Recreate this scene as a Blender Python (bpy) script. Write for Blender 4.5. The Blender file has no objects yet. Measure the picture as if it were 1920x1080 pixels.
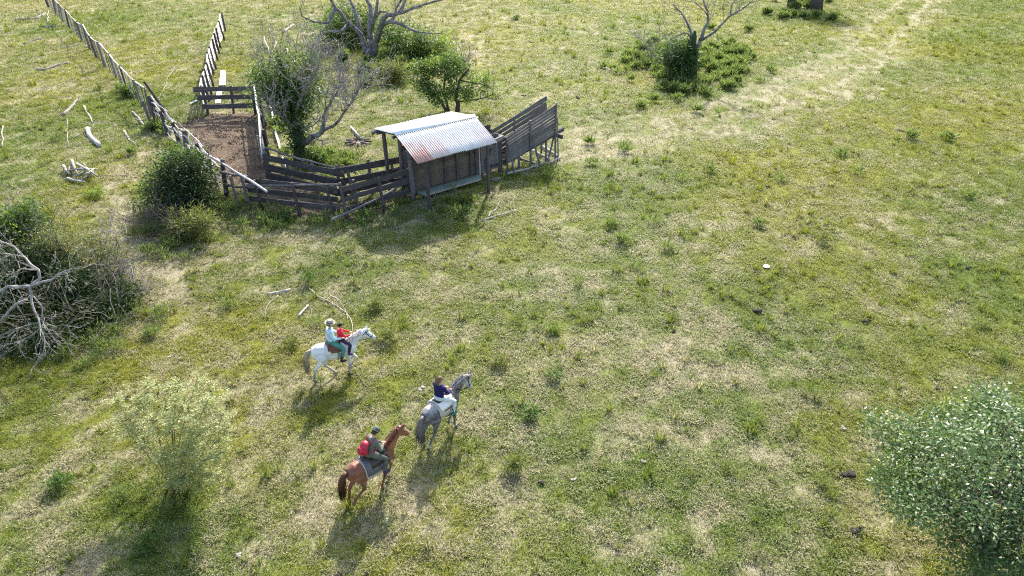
import bpy, math, random
import numpy as np
from mathutils import Vector, Matrix
random.seed(7); RNG = np.random.default_rng(11)
R = math.radians; PI = math.pi
SC = bpy.context.scene; COL = SC.collection

# ------------------------------------------------------------------ camera, world, sun
CAM_H, PITCH, FPX = 12.0, R(31.0), 1280.0
cd = bpy.data.cameras.new('camera'); cam = bpy.data.objects.new('camera', cd); COL.objects.link(cam)
cam.location = (0, 0, CAM_H); cam.rotation_euler = (PI / 2 - PITCH, 0, 0)
cd.lens = 24.0; cd.sensor_width = 36.0; cd.clip_start = 0.1; cd.clip_end = 4000
SC.camera = cam
SC.cycles.use_denoising = False; SC.cycles.filter_width = 1.15
SUN_AZ, SUN_EL = R(7.6), R(36.5)          # the sun stands beyond the yard, a little to the right of the view axis
w = bpy.data.worlds.new('World'); SC.world = w; w.use_nodes = True
nt = w.node_tree; bg = nt.nodes['Background']
sky = nt.nodes.new('ShaderNodeTexSky'); sky.sky_type = 'NISHITA'; sky.sun_disc = False
sky.sun_elevation = SUN_EL; sky.sun_rotation = SUN_AZ; sky.air_density = 1.2; sky.dust_density = 2.5
nt.links.new(sky.outputs[0], bg.inputs[0]); bg.inputs[1].default_value = 0.15
sd = bpy.data.lights.new('sun', 'SUN'); sd.energy = 3.8; sd.angle = R(1.2); sd.color = (1.0, 0.94, 0.84)
sun = bpy.data.objects.new('sun', sd); COL.objects.link(sun)
sdir = Vector((math.sin(SUN_AZ) * math.cos(SUN_EL), math.cos(SUN_AZ) * math.cos(SUN_EL), math.sin(SUN_EL)))
sun.rotation_euler = sdir.to_track_quat('Z', 'Y').to_euler()
SC.view_settings.view_transform = 'Standard'; SC.view_settings.look = 'None'
SC.view_settings.exposure = 1.5; SC.view_settings.gamma = 1.0; SC.view_settings.use_curve_mapping = False

# ------------------------------------------------------------------ reading places off the photograph
FW = Vector((0, math.cos(PITCH), -math.sin(PITCH))); UP = Vector((0, math.sin(PITCH), math.cos(PITCH)))
def ray(px, py): return FW + Vector((1, 0, 0)) * ((px - 960) / FPX) + UP * ((540 - py) / FPX)
def G(px, py, h=0.0):
    d = ray(px, py); t = (h - CAM_H) / d.z
    return Vector((0, 0, CAM_H)) + d * t
def V(Y, px, py):
    d = ray(px, py); t = Y / d.y
    return Vector((0, 0, CAM_H)) + d * t

# ------------------------------------------------------------------ helpers
def tag(o, label, cat, group=None, kind=None):
    if label: o['label'] = label
    if cat: o['category'] = cat
    if group: o['group'] = group
    if kind: o['kind'] = kind
    return o
def thing(name, label, cat, loc=(0, 0, 0), rz=0.0, group=None):
    o = bpy.data.objects.new(name, None); COL.objects.link(o)
    o.location = loc; o.rotation_euler = (0, 0, rz); o.empty_display_size = 0.2
    return tag(o, label, cat, group)
def link(name, me, parent=None, mat=None):
    o = bpy.data.objects.new(name, me); COL.objects.link(o)
    if mat is not None and len(me.materials) == 0: me.materials.append(mat)
    if parent is not None: o.parent = parent
    return o
def root_m(p):
    return Matrix.Translation(p.location) @ p.rotation_euler.to_matrix().to_4x4()

class MB:
    """collects verts and faces"""
    def __init__(s): s.v = []; s.f = []; s.a = []
    def add(s, vs, fs, a=0.0):
        n = len(s.v); s.v.extend(vs); s.f.extend([tuple(i + n for i in f) for f in fs]); s.a.extend([a] * len(fs))
    def tube(s, pts, rad, sides=6, a=0.0, squash=1.0):
        pts = [Vector(p) for p in pts]; n = len(pts); vs = []; fs = []
        t0 = (pts[1] - pts[0]).normalized()
        ref = Vector((0, 0, 1)) if abs(t0.z) < 0.9 else Vector((1, 0, 0))
        u = t0.cross(ref).normalized()
        for i, p in enumerate(pts):
            t = (pts[min(i + 1, n - 1)] - pts[max(i - 1, 0)])
            t = t.normalized() if t.length > 1e-9 else t0
            u = (u - t * u.dot(t)); u = u.normalized() if u.length > 1e-6 else t.orthogonal().normalized()
            b = t.cross(u); r = rad[i] if hasattr(rad, '__len__') else rad
            for k in range(sides):
                an = 2 * PI * k / sides
                vs.append(p + u * (math.cos(an) * r) + b * (math.sin(an) * r * squash))
        for i in range(n - 1):
            for k in range(sides):
                k2 = (k + 1) % sides
                fs.append((i * sides + k, i * sides + k2, (i + 1) * sides + k2, (i + 1) * sides + k))
        fs.append(tuple(range(sides - 1, -1, -1))); fs.append(tuple((n - 1) * sides + k for k in range(sides)))
        s.add(vs, fs, a)
    def box(s, c, size, rot=None, a=0.0):
        vs = []
        for x in (-.5, .5):
            for y in (-.5, .5):
                for z in (-.5, .5):
                    v = Vector((x * size[0], y * size[1], z * size[2]))
                    if rot is not None: v = rot @ v
                    vs.append(v + Vector(c))
        s.add(vs, [(0, 1, 3, 2), (4, 6, 7, 5), (0, 4, 5, 1), (2, 3, 7, 6), (0, 2, 6, 4), (1, 5, 7, 3)], a)
    def loft(s, secs, sides=14, a=0.0):
        """secs: (centre, axis_u, axis_v) -> closed lofted body"""
        vs = []; fs = []
        for c, u, v in secs:
            for k in range(sides):
                an = 2 * PI * k / sides
                vs.append(Vector(c) + Vector(u) * math.cos(an) + Vector(v) * math.sin(an))
        n = len(secs)
        for i in range(n - 1):
            for k in range(sides):
                k2 = (k + 1) % sides
                fs.append((i * sides + k, i * sides + k2, (i + 1) * sides + k2, (i + 1) * sides + k))
        fs.append(tuple(range(sides - 1, -1, -1))); fs.append(tuple((n - 1) * sides + k for k in range(sides)))
        s.add(vs, fs, a)
    def mesh(s, name, mat=None, smooth=True):
        me = bpy.data.meshes.new(name); me.from_pydata([tuple(v) for v in s.v], [], s.f)
        if smooth: me.polygons.foreach_set('use_smooth', [True] * len(me.polygons))
        at_ = me.attributes.new('rnd', 'FLOAT', 'FACE'); at_.data.foreach_set('value', s.a)
        if mat: me.materials.append(mat)
        me.update(); return me
    def build(s, name, mat, parent=None, smooth=True):
        return link(name, s.mesh(name, mat, smooth), parent)

def quads_mesh(name, Q, rnd, mat, tone=None):
    """Q (N,4,3) array of quads -> mesh with per-face attribute rnd (and tone)"""
    n = len(Q); me = bpy.data.meshes.new(name)
    me.vertices.add(n * 4); me.vertices.foreach_set('co', np.ascontiguousarray(Q, dtype=np.float32).ravel())
    me.loops.add(n * 4); me.loops.foreach_set('vertex_index', np.arange(n * 4, dtype=np.int32))
    me.polygons.add(n); me.polygons.foreach_set('loop_start', np.arange(0, n * 4, 4, dtype=np.int32))
    me.polygons.foreach_set('loop_total', np.full(n, 4, dtype=np.int32))
    me.update(calc_edges=True)
    at_ = me.attributes.new('rnd', 'FLOAT', 'FACE'); at_.data.foreach_set('value', np.asarray(rnd, dtype=np.float32))
    if tone is not None:
        at_ = me.attributes.new('tone', 'FLOAT', 'FACE'); at_.data.foreach_set('value', np.asarray(tone, dtype=np.float32))
    me.materials.append(mat); return me

# ------------------------------------------------------------------ numpy noise
_P = np.random.default_rng(3).random((256, 256)).astype(np.float32)
def vnoise(x, y, s=1.0, o=0):
    x = np.asarray(x, dtype=np.float64) / s + o * 17.3; y = np.asarray(y, dtype=np.float64) / s + o * 9.7
    xi = np.floor(x).astype(int); yi = np.floor(y).astype(int); fx = x - xi; fy = y - yi
    fx = fx * fx * (3 - 2 * fx); fy = fy * fy * (3 - 2 * fy)
    a = _P[xi & 255, yi & 255]; b = _P[(xi + 1) & 255, yi & 255]; c = _P[xi & 255, (yi + 1) & 255]; d = _P[(xi + 1) & 255, (yi + 1) & 255]
    return (a * (1 - fx) + b * fx) * (1 - fy) + (c * (1 - fx) + d * fx) * fy
def fbm(x, y, s, o=0, n=3):
    t = 0; A = 0
    for i in range(n): t = t + vnoise(x, y, s / 2 ** i, o + i) / 2 ** i; A += 1 / 2 ** i
    return t / A
def sstep(a, b, x):
    t = np.clip((x - a) / (b - a), 0, 1); return t * t * (3 - 2 * t)
def dist_poly(x, y, pts):
    d = np.full(np.shape(x), 1e9)
    for (ax, ay), (bx, by) in zip(pts[:-1], pts[1:]):
        dx, dy = bx - ax, by - ay; L = dx * dx + dy * dy + 1e-9
        t = np.clip(((x - ax) * dx + (y - ay) * dy) / L, 0, 1)
        d = np.minimum(d, np.hypot(x - ax - t * dx, y - ay - t * dy))
    return d
def in_poly(x, y, pts):
    """signed distance to a polygon (inside positive)"""
    ins = np.zeros(np.shape(x), bool); n = len(pts)
    for i in range(n):
        ax, ay = pts[i]; bx, by = pts[(i + 1) % n]
        c = ((ay > y) != (by > y)) & (x < (bx - ax) * (y - ay) / (by - ay + 1e-12) + ax)
        ins ^= c
    d = dist_poly(x, y, list(pts) + [pts[0]])
    return np.where(ins, d, -d)
def gxy(L): return [tuple(G(*p).xy) for p in L]

# ------------------------------------------------------------------ materials
def new_mat(name):
    m = bpy.data.materials.new(name); m.use_nodes = True; t = m.node_tree
    return m, t, t.nodes['Principled BSDF']
def N(t, typ, **k):
    n = t.nodes.new(typ)
    for a, b in k.items(): setattr(n, a, b)
    return n
def L(t, a, b): t.links.new(a, b)
def mixc(t, fac, a, b, mode='MIX'):
    n = N(t, 'ShaderNodeMix', data_type='RGBA', blend_type=mode)
    for s, v in ((0, fac), (6, a), (7, b)):
        if hasattr(v, 'is_output'): L(t, v, n.inputs[s])
        elif isinstance(v, (tuple, list)): n.inputs[s].default_value = (*v[:3], 1)
        else: n.inputs[s].default_value = v
    return n.outputs[2]
def mth(t, op, a, b=0.5, clamp=False):
    n = N(t, 'ShaderNodeMath', operation=op, use_clamp=clamp)
    for i, v in enumerate((a, b)):
        if hasattr(v, 'is_output'): L(t, v, n.inputs[i])
        else: n.inputs[i].default_value = v
    return n.outputs[0]
def noise(t, vec, scale, detail=3, rough=0.6):
    n = N(t, 'ShaderNodeTexNoise'); n.inputs['Scale'].default_value = scale; n.inputs['Detail'].default_value = detail
    n.inputs['Roughness'].default_value = rough
    if vec is not None: L(t, vec, n.inputs['Vector'])
    return n.outputs['Fac']
def rng(t, v, a, b, c=0.0, d=1.0):
    n = N(t, 'ShaderNodeMapRange'); n.clamp = True
    L(t, v, n.inputs[0])
    for i, q in enumerate((a, b, c, d)): n.inputs[1 + i].default_value = q
    return n.outputs[0]
def attr(t, name, typ='GEOMETRY'):
    n = N(t, 'ShaderNodeAttribute', attribute_name=name, attribute_type=typ); return n
def bump(t, p, h, strength=0.4, dist=0.02):
    b = N(t, 'ShaderNodeBump'); b.inputs['Strength'].default_value = strength; b.inputs['Distance'].default_value = dist
    L(t, h, b.inputs['Height']); L(t, b.outputs[0], p.inputs['Normal'])

def wood_mat(name, dark, light, rough=0.85, lichen=0.0):
    """weathered wood: grain along the local X axis of the unit piece, tone differs from piece to piece"""
    m, t, p = new_mat(name)
    tc = N(t, 'ShaderNodeTexCoord'); oi = N(t, 'ShaderNodeObjectInfo')
    mp = N(t, 'ShaderNodeMapping'); mp.inputs['Scale'].default_value = (2.2, 9, 14); L(t, tc.outputs['Object'], mp.inputs[0])
    va = N(t, 'ShaderNodeVectorMath', operation='ADD'); L(t, mp.outputs[0], va.inputs[0])
    cmb = N(t, 'ShaderNodeCombineXYZ'); r9 = mth(t, 'MULTIPLY', oi.outputs['Random'], 37.0)
    for i in range(3): L(t, r9, cmb.inputs[i])
    L(t, cmb.outputs[0], va.inputs[1])
    g = noise(t, va.outputs[0], 1.4, 5, 0.7); g2 = noise(t, va.outputs[0], 0.35, 2)
    f = mth(t, 'ADD', mth(t, 'MULTIPLY', rng(t, g, .3, .72), .6), mth(t, 'MULTIPLY', rng(t, g2, .3, .7), .4))
    c = mixc(t, f, dark, light)
    k = rng(t, oi.outputs['Random'], 0, 1, .72, 1.28)
    vm = N(t, 'ShaderNodeVectorMath', operation='SCALE'); L(t, c, vm.inputs[0]); L(t, k, vm.inputs['Scale'])
    c = vm.outputs[0]
    if lichen:
        geo = N(t, 'ShaderNodeNewGeometry')
        c = mixc(t, mth(t, 'MULTIPLY', rng(t, noise(t, geo.outputs['Position'], 6, 3), .52, .66), lichen), c, (.36, .37, .27))
    L(t, c, p.inputs['Base Color']); p.inputs['Roughness'].default_value = rough
    p.inputs['Specular IOR Level'].default_value = 0.3
    bump(t, p, g, .5, .01); return m
def plain_mat(name, a, b, scale=8, rough=.8, spec=.3, metal=0, bumps=.2, dist=.01, space='Object', sheen=0):
    m, t, p = new_mat(name); tc = N(t, 'ShaderNodeTexCoord')
    n = noise(t, tc.outputs[space], scale, 4, .6)
    L(t, mixc(t, rng(t, n, .32, .68), a, b), p.inputs['Base Color']); p.inputs['Roughness'].default_value = rough
    p.inputs['Specular IOR Level'].default_value = spec; p.inputs['Metallic'].default_value = metal
    if sheen: p.inputs['Sheen Weight'].default_value = sheen
    if bumps: bump(t, p, n, bumps, dist)
    return m
def leaf_mat(name, dark, light, trans=.45, rough=.45, spec=.5, pale=None, tcol=None):
    m, t, p = new_mat(name)
    a = attr(t, 'rnd').outputs['Fac']; b = attr(t, 'tone').outputs['Fac']
    f = mth(t, 'ADD', mth(t, 'MULTIPLY', a, .55), mth(t, 'MULTIPLY', b, .45))
    c = mixc(t, f, dark, light)
    if pale: c = mixc(t, mth(t, 'GREATER_THAN', a, .93), c, pale)
    L(t, c, p.inputs['Base Color']); p.inputs['Roughness'].default_value = rough; p.inputs['Specular IOR Level'].default_value = spec
    tr = N(t, 'ShaderNodeBsdfTranslucent')
    tc_ = mixc(t, .6, c, tcol if tcol else (light[0] * 1.5, light[1] * 1.6, light[2] * .8)); L(t, tc_, tr.inputs[0])
    ms = N(t, 'ShaderNodeMixShader'); ms.inputs[0].default_value = trans
    L(t, p.outputs[0], ms.inputs[1]); L(t, tr.outputs[0], ms.inputs[2])
    L(t, ms.outputs[0], t.nodes['Material Output'].inputs[0]); return m

M_DARKWOOD = wood_mat('dark_weathered_wood', (.024, .020, .023), (.10, .088, .095), .8, .1)
M_GREYWOOD = wood_mat('grey_weathered_wood', (.055, .048, .052), (.20, .182, .186), .85, .2)
M_PALEWOOD = wood_mat('bleached_wood', (.24, .21, .195), (.50, .46, .43), .85)
M_WHITEWOOD = wood_mat('whitened_wood', (.5, .47, .44), (.8, .77, .73), .85)
M_BROWNWOOD = wood_mat('brown_boards', (.035, .027, .022), (.14, .112, .092), .85, .15)
M_GREENWOOD = wood_mat('faded_green_boards', (.09, .13, .11), (.24, .30, .26), .85)
M_RAIL = wood_mat('lilac_grey_pole', (.30, .265, .27), (.62, .57, .57), .85)
M_LOG = wood_mat('grey_log', (.11, .10, .088), (.34, .315, .28), .9)
M_BARK = plain_mat('grey_bark', (.05, .046, .048), (.27, .25, .25), 5, .9, .2, bumps=.7, dist=.03)
M_BARKDARK = plain_mat('dark_bark', (.035, .03, .027), (.12, .105, .095), 14, .9, .2, bumps=.7, dist=.03)
M_TWIG = plain_mat('pale_dead_twig', (.15, .14, .13), (.38, .355, .335), 6, .9, .2, bumps=0)
M_TWIGGREY = plain_mat('grey_dead_twig', (.13, .12, .115), (.30, .28, .27), 6, .9, .2, bumps=0)
M_TWIGBROWN = plain_mat('brown_dead_twig', (.07, .06, .05), (.20, .175, .15), 6, .9, .2, bumps=0)
M_STONE = plain_mat('pale_stone', (.20, .18, .155), (.38, .345, .31), 12, .9)
M_WHITE = plain_mat('white_enamel', (.5, .5, .52), (.62, .62, .64), 5, .35, .5, bumps=0)
M_DUNG = plain_mat('dark_dung', (.012, .010, .009), (.05, .042, .036), 30, .9, .2, bumps=.8, dist=.03)
M_SCRAP = plain_mat('rusty_scrap', (.06, .035, .03), (.2, .12, .1), 12, .9)

LF_DARK = leaf_mat('dark_leaf', (.018, .042, .013), (.06, .115, .030), .33, .55, .3)
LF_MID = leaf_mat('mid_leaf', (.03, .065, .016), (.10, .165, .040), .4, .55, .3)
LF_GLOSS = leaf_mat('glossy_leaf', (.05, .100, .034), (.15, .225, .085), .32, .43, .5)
LF_SHADE = leaf_mat('shaded_dark_leaf', (.012, .024, .009), (.045, .075, .022), .2, .6, .25)  # darker version of the dark leaf: the backlit thicket's shade put into the colour
LF_LIGHT = leaf_mat('light_leaf', (.07, .12, .022), (.17, .23, .055), .5, .5, .4)
LF_FEATHER = leaf_mat('feathery_leaf', (.14, .17, .05), (.46, .48, .22), .45, .5, .4)
LF_OLIVE = leaf_mat('olive_leaf', (.06, .075, .022), (.17, .19, .06), .45, .5, .4)

# ------------------------------------------------------------------ ground: what grows or is worn where
TRACK_A = gxy([(1700, -8), (1640, 40), (1592, 90), (1520, 140), (1440, 178), (1340, 215), (1220, 240), (1085, 262)])
TRACK_B = gxy([(1752, -8), (1700, 50), (1650, 105), (1580, 155), (1490, 195), (1380, 226), (1240, 258), (1100, 290)])
TRAIL = gxy([(205, 345), (222, 400), (240, 450), (300, 505), (345, 540)])
TRAIL2 = gxy([(1060, 170), (1000, 190), (900, 150), (880, 60)])
DIRT = gxy([(395, 210), (470, 210), (492, 208), (500, 260), (507, 325), (520, 345), (430, 348), (415, 325), (385, 285), (350, 245), (330, 222)])
PEN = gxy([(455, 390), (507, 330), (600, 360), (652, 375), (768, 348), (776, 371), (722, 396), (650, 413), (563, 404)])
UNDER_SHED = gxy([(776, 371), (892, 338), (940, 322), (920, 300), (760, 340)])
BARE = [((560, 930), 1.0), ((470, 905), .6), ((1345, 690), 1.0), ((1700, 985), .9), ((1720, 930), .6), ((975, 720), .6), ((1000, 640), .5),
        ((640, 860), .5), ((300, 505), 1.0), ((1420, 690), .7), ((1640, 400), 1.6), ((1120, 60), 2.2), ((1060, 10), 2.5), ((330, 130), 2.0),
        ((880, 620), .5), ((1010, 800), .5), ((340, 75), 3.0), ((690, 410), .8), ((800, 640), .5), ((120, 870), .6), ((1000, 500), .7), ((1500, 470), .8),
        ((1540, 330), 1.2), ((1230, 860), .7), ((600, 900), .8), ((840, 930), .5)]
LUSH = [((260, 960), 1.6, .5), ((870, 860), .7, .4), ((590, 780), .9, .25), ((620, 1000), 1.0, .15), ((1300, 115), 5.0, .4), ((600, 300), 1.6, .45), ((700, 100), 5.0, .3),
        ((880, 390), 1.6, .4), ((560, 395), 1.4, .4), ((180, 365), .8, .5), ((60, 690), 2.0, .08), ((1150, 350), 4.0, .25), ((1350, 330), 4.5, .22),
        ((1850, 540), 3.0, .2), ((1030, 345), 1.4, .35), ((960, 470), 2.0, .2), ((640, 500), 2.0, .3), ((450, 520), 2.0, .25), ((1850, 90), 8.0, .25),
        ((240, 190), 4.0, .25), ((150, 40), 8.0, .2), ((470, 620), 1.2, .1), ((1130, 590), 1.2, .25), ((1450, 560), 2.0, .2), ((1180, 900), 1.2, .2)]
def masks(x, y):
    x = np.asarray(x, float); y = np.asarray(y, float)
    n1 = fbm(x, y, 5.0, 1); n2 = fbm(x, y, 1.3, 5); n3 = fbm(x, y, 14.0, 9); n4 = vnoise(x, y, .45, 13)
    jx = x + (fbm(x, y, 1.2, 21) - .5) * 1.4; jy = y + (fbm(x, y, 1.2, 27) - .5) * 1.4
    da = dist_poly(jx, jy, TRACK_A); db = dist_poly(jx, jy, TRACK_B)
    wid = np.clip((80 - y) / 28, .5, 1.7)
    wear = np.maximum(1 - sstep(.15, .95 * wid + .35, da), 1 - sstep(.15, .95 * wid + .35, db))
    dm = np.minimum(da, db)
    wear = wear * (.55 + .25 * sstep(34, 55, y)); wear = np.maximum(wear, .62 * (1 - sstep(.8, 3.6, dm)) * (1 - .55 * sstep(50, 75, y)))
    wear = np.maximum(wear, .9 * (1 - sstep(.1, .55, dist_poly(jx, jy, TRAIL))))
    wear = np.maximum(wear, .55 * (1 - sstep(.3, 1.3, dist_poly(jx, jy, TRAIL2))))
    bare = np.zeros_like(x)
    for p, r in BARE:
        c = G(*p); d = np.hypot(jx - c.x, jy - c.y)
        bare = np.maximum(bare, 1 - sstep(.25 * r, r * 1.1, d + (n2 - .5) * r * 1.2))
    small = sstep(.70, .82, fbm(x, y, 2.1, 33)) * .8
    bare = np.maximum(bare * .45, small * .4)
    dirt = np.maximum(sstep(-.6, .75, in_poly(jx, jy, DIRT) + (n4 - .5) * .7), .75 * sstep(-.3, .3, in_poly(jx, jy, PEN)))
    dirt = np.maximum(dirt, .8 * sstep(-.2, .3, in_poly(x, y, UNDER_SHED)))
    lush = np.zeros_like(x)
    for p, r, a in LUSH:
        c = G(*p); d = np.hypot(jx - c.x, jy - c.y)
        lush = np.maximum(lush, a * (1 - sstep(.2 * r, 1.2 * r, d)))
    green = .60 + (n1 - .5) * .34 + (n2 - .5) * .48 + (n3 - .5) * .25 + (n4 - .5) * .85 + (fbm(x, y, .26, 17, 2) - .5) * .5 + np.clip(x, -12, 25) * .006 + lush - wear * .48 - bare * .30
    tint = np.clip(.5 + (fbm(x, y, 7.0, 41) - .5) * 2.4 + (n4 - .5) * .3, 0, 1)          # bluish green .. yellow green
    return np.clip(green, 0, 1), np.clip(wear, 0, 1), np.clip(bare, 0, 1), np.clip(dirt, 0, 1), tint, lush

def ground_z(x, y):
    d = np.minimum(dist_poly(x, y, TRACK_A), dist_poly(x, y, TRACK_B))
    return (fbm(x, y, 3.0, 51) - .5) * .10 - .03 + (vnoise(x, y, .5, 55) - .5) * .02 - .07 * np.exp(-(d / .35) ** 2)

# ground material
M_GROUND, t, p = new_mat('pasture_ground')
geo = N(t, 'ShaderNodeNewGeometry'); P = geo.outputs['Position']
gA, wA, bA, dA, tA = [attr(t, k).outputs['Fac'] for k in ('green', 'wear', 'bare', 'dirt', 'tint')]
nf = noise(t, P, 55, 2, .7); nm = noise(t, P, 14, 4, .7); nc = noise(t, P, 3.2, 4, .6)
straw = mixc(t, rng(t, nf, .3, .7), (.15, .128, .078), (.50, .45, .30))
grn = mixc(t, rng(t, nf, .3, .7), mixc(t, tA, (.05, .075, .013), (.095, .095, .010)), mixc(t, tA, (.17, .225, .042), (.29, .29, .042)))
soil = mixc(t, rng(t, nm, .3, .7), (.09, .066, .048), (.26, .20, .145))
gf = mth(t, 'ADD', gA, mth(t, 'MULTIPLY', mth(t, 'SUBTRACT', nm, .5), 1.5))
c = mixc(t, rng(t, gf, .25, .65), straw, grn)
wm = mth(t, 'ADD', wA, mth(t, 'MULTIPLY', mth(t, 'SUBTRACT', nm, .5), .9))
c = mixc(t, mth(t, 'MULTIPLY', rng(t, wm, .40, 1.25), .42), c, mixc(t, rng(t, nf, .3, .7), (.22, .195, .125), (.46, .42, .29)))
bm = mth(t, 'ADD', bA, mth(t, 'MULTIPLY', mth(t, 'SUBTRACT', nm, .5), 1.0))
c = mixc(t, mth(t, 'MULTIPLY', rng(t, bm, .4, 1.0), .6), c, mixc(t, rng(t, nf, .3, .7), (.17, .138, .088), (.45, .39, .265)))
dm_ = mth(t, 'ADD', dA, mth(t, 'MULTIPLY', mth(t, 'SUBTRACT', nm, .5), .6))
dirtc = mixc(t, rng(t, noise(t, P, 9, 5, .75), .35, .68), (.085, .060, .043), (.31, .23, .155))
dirtc = mixc(t, mth(t, 'MULTIPLY', rng(t, noise(t, P, 1.1, 3), .4, .62), .65), dirtc, (.075, .054, .044))
c = mixc(t, rng(t, dm_, .35, .62), c, dirtc)
L(t, c, p.inputs['Base Color']); p.inputs['Roughness'].default_value = .95; p.inputs['Specular IOR Level'].default_value = .15
clod = mth(t, 'MULTIPLY', mth(t, 'MULTIPLY', noise(t, P, 4.5, 5, .75), rng(t, dm_, .35, .62)), 3.2)
hgt = mth(t, 'ADD', mth(t, 'ADD', mth(t, 'MULTIPLY', nm, 1.0), mth(t, 'MULTIPLY', nf, .5)), clod)
bump(t, p, hgt, 1.0, .07)

NG = 420
uu = np.linspace(-1, 1, NG); gx = 20 * np.sinh(5 * uu); gy = 18 + 20 * np.sinh(5 * uu)
X, Y = np.meshgrid(gx, gy); Z = ground_z(X, Y)
Z = Z - np.clip((np.hypot(X, Y - 20) - 150) / 1500, 0, 1) * 3
dS = in_poly(X, Y, DIRT); Z += np.where(dS > 0, (vnoise(X, Y, .6, 61) - .5) * .16 + (vnoise(X, Y, 1.8, 63) - .5) * .14, 0)
me = bpy.data.meshes.new('ground')
co = np.stack([X, Y, Z], -1).reshape(-1, 3).astype(np.float32)
idx = np.arange(NG * NG).reshape(NG, NG)
fq = np.stack([idx[:-1, :-1], idx[:-1, 1:], idx[1:, 1:], idx[1:, :-1]], -1).reshape(-1, 4).astype(np.int32)
me.vertices.add(len(co)); me.vertices.foreach_set('co', co.ravel())
me.loops.add(fq.size); me.loops.foreach_set('vertex_index', fq.ravel())
me.polygons.add(len(fq)); me.polygons.foreach_set('loop_start', np.arange(0, fq.size, 4, dtype=np.int32)); me.polygons.foreach_set('loop_total', np.full(len(fq), 4, dtype=np.int32))
me.polygons.foreach_set('use_smooth', np.ones(len(fq), bool)); me.update(calc_edges=True)
g_, w_, b_, d_, t_, l_ = masks(X.ravel(), Y.ravel())
for k, a in (('green', g_), ('wear', w_), ('bare', b_), ('dirt', d_), ('tint', t_)):
    me.attributes.new(k, 'FLOAT', 'POINT').data.foreach_set('value', a.astype(np.float32))
me.materials.append(M_GROUND)
ground = link('ground', me); tag(ground, None, None, kind='structure')

# clods and hoof-turned lumps of the yard floor (stuff)
def clods():
    r = np.random.default_rng(5); vs = []; fs = []; poly = DIRT; xs = [q[0] for q in poly]; ys = [q[1] for q in poly]
    x = r.uniform(min(xs), max(xs), 9000); y = r.uniform(min(ys), max(ys), 9000); k = (in_poly(x, y, poly) > .1) & (fbm(x, y, 1.1, 91) > .42); x, y = x[k][:2600], y[k][:2600]
    z = ground_z(x, y) + (vnoise(x, y, .6, 61) - .5) * .16 + (vnoise(x, y, 1.8, 63) - .5) * .14; s = r.uniform(.02, .07, len(x))
    for i in range(len(x)):
        n = len(vs); a0 = r.random() * 6.28; h = s[i] * r.uniform(.5, 1.1)
        for q in range(5): rr = s[i] * r.uniform(.7, 1.3); vs.append((x[i] + math.cos(a0 + q * 1.257) * rr, y[i] + math.sin(a0 + q * 1.257) * rr, z[i] - .02))
        vs.append((x[i] + r.normal() * .3 * s[i], y[i] + r.normal() * .3 * s[i], z[i] + h)); fs += [(n + q, n + (q + 1) % 5, n + 5) for q in range(5)]
    me = bpy.data.meshes.new('dirt_clods'); me.from_pydata(vs, [], fs); return me
M_CLOD = plain_mat('dirt_clod', (.065, .046, .034), (.28, .205, .14), 3, .95, .1, bumps=.3, space='Object')
tag(link('dirt_clods', clods(), None, M_CLOD), 'trampled clods of brown earth on the yard floor', 'dirt', kind='stuff')

# ------------------------------------------------------------------ grass: tufts instanced over the pasture (one stuff object)
M_GRASS, t, p = new_mat('pasture_grass')
gi = attr(t, 'green', 'INSTANCER').outputs['Fac']; ti = attr(t, 'tint', 'INSTANCER').outputs['Fac']; rr = attr(t, 'rnd').outputs['Fac']
vi = attr(t, 'vary', 'INSTANCER').outputs['Fac']
gcol = mixc(t, rr, mixc(t, ti, (.055, .098, .012), (.11, .125, .010)), mixc(t, ti, (.185, .265, .040), (.33, .335, .038)))
r2 = mth(t, 'FRACT', mth(t, 'MULTIPLY', rr, 7.31))
scol = mixc(t, r2, (.26, .225, .128), (.57, .51, .335))
isg = mth(t, 'GREATER_THAN', gi, mth(t, 'FRACT', mth(t, 'ADD', mth(t, 'MULTIPLY', rr, 3.77), vi)))
c = mixc(t, isg, scol, gcol)
L(t, c, p.inputs['Base Color']); p.inputs['Roughness'].default_value = .55; p.inputs['Specular IOR Level'].default_value = .35
tr = N(t, 'ShaderNodeBsdfTranslucent'); L(t, mixc(t, .3, c, (.36, .38, .06)), tr.inputs[0])
ms = N(t, 'ShaderNodeMixShader'); ms.inputs[0].default_value = .42
L(t, p.outputs[0], ms.inputs[1]); L(t, tr.outputs[0], ms.inputs[2]); L(t, ms.outputs[0], t.nodes['Material Output'].inputs[0])

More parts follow.
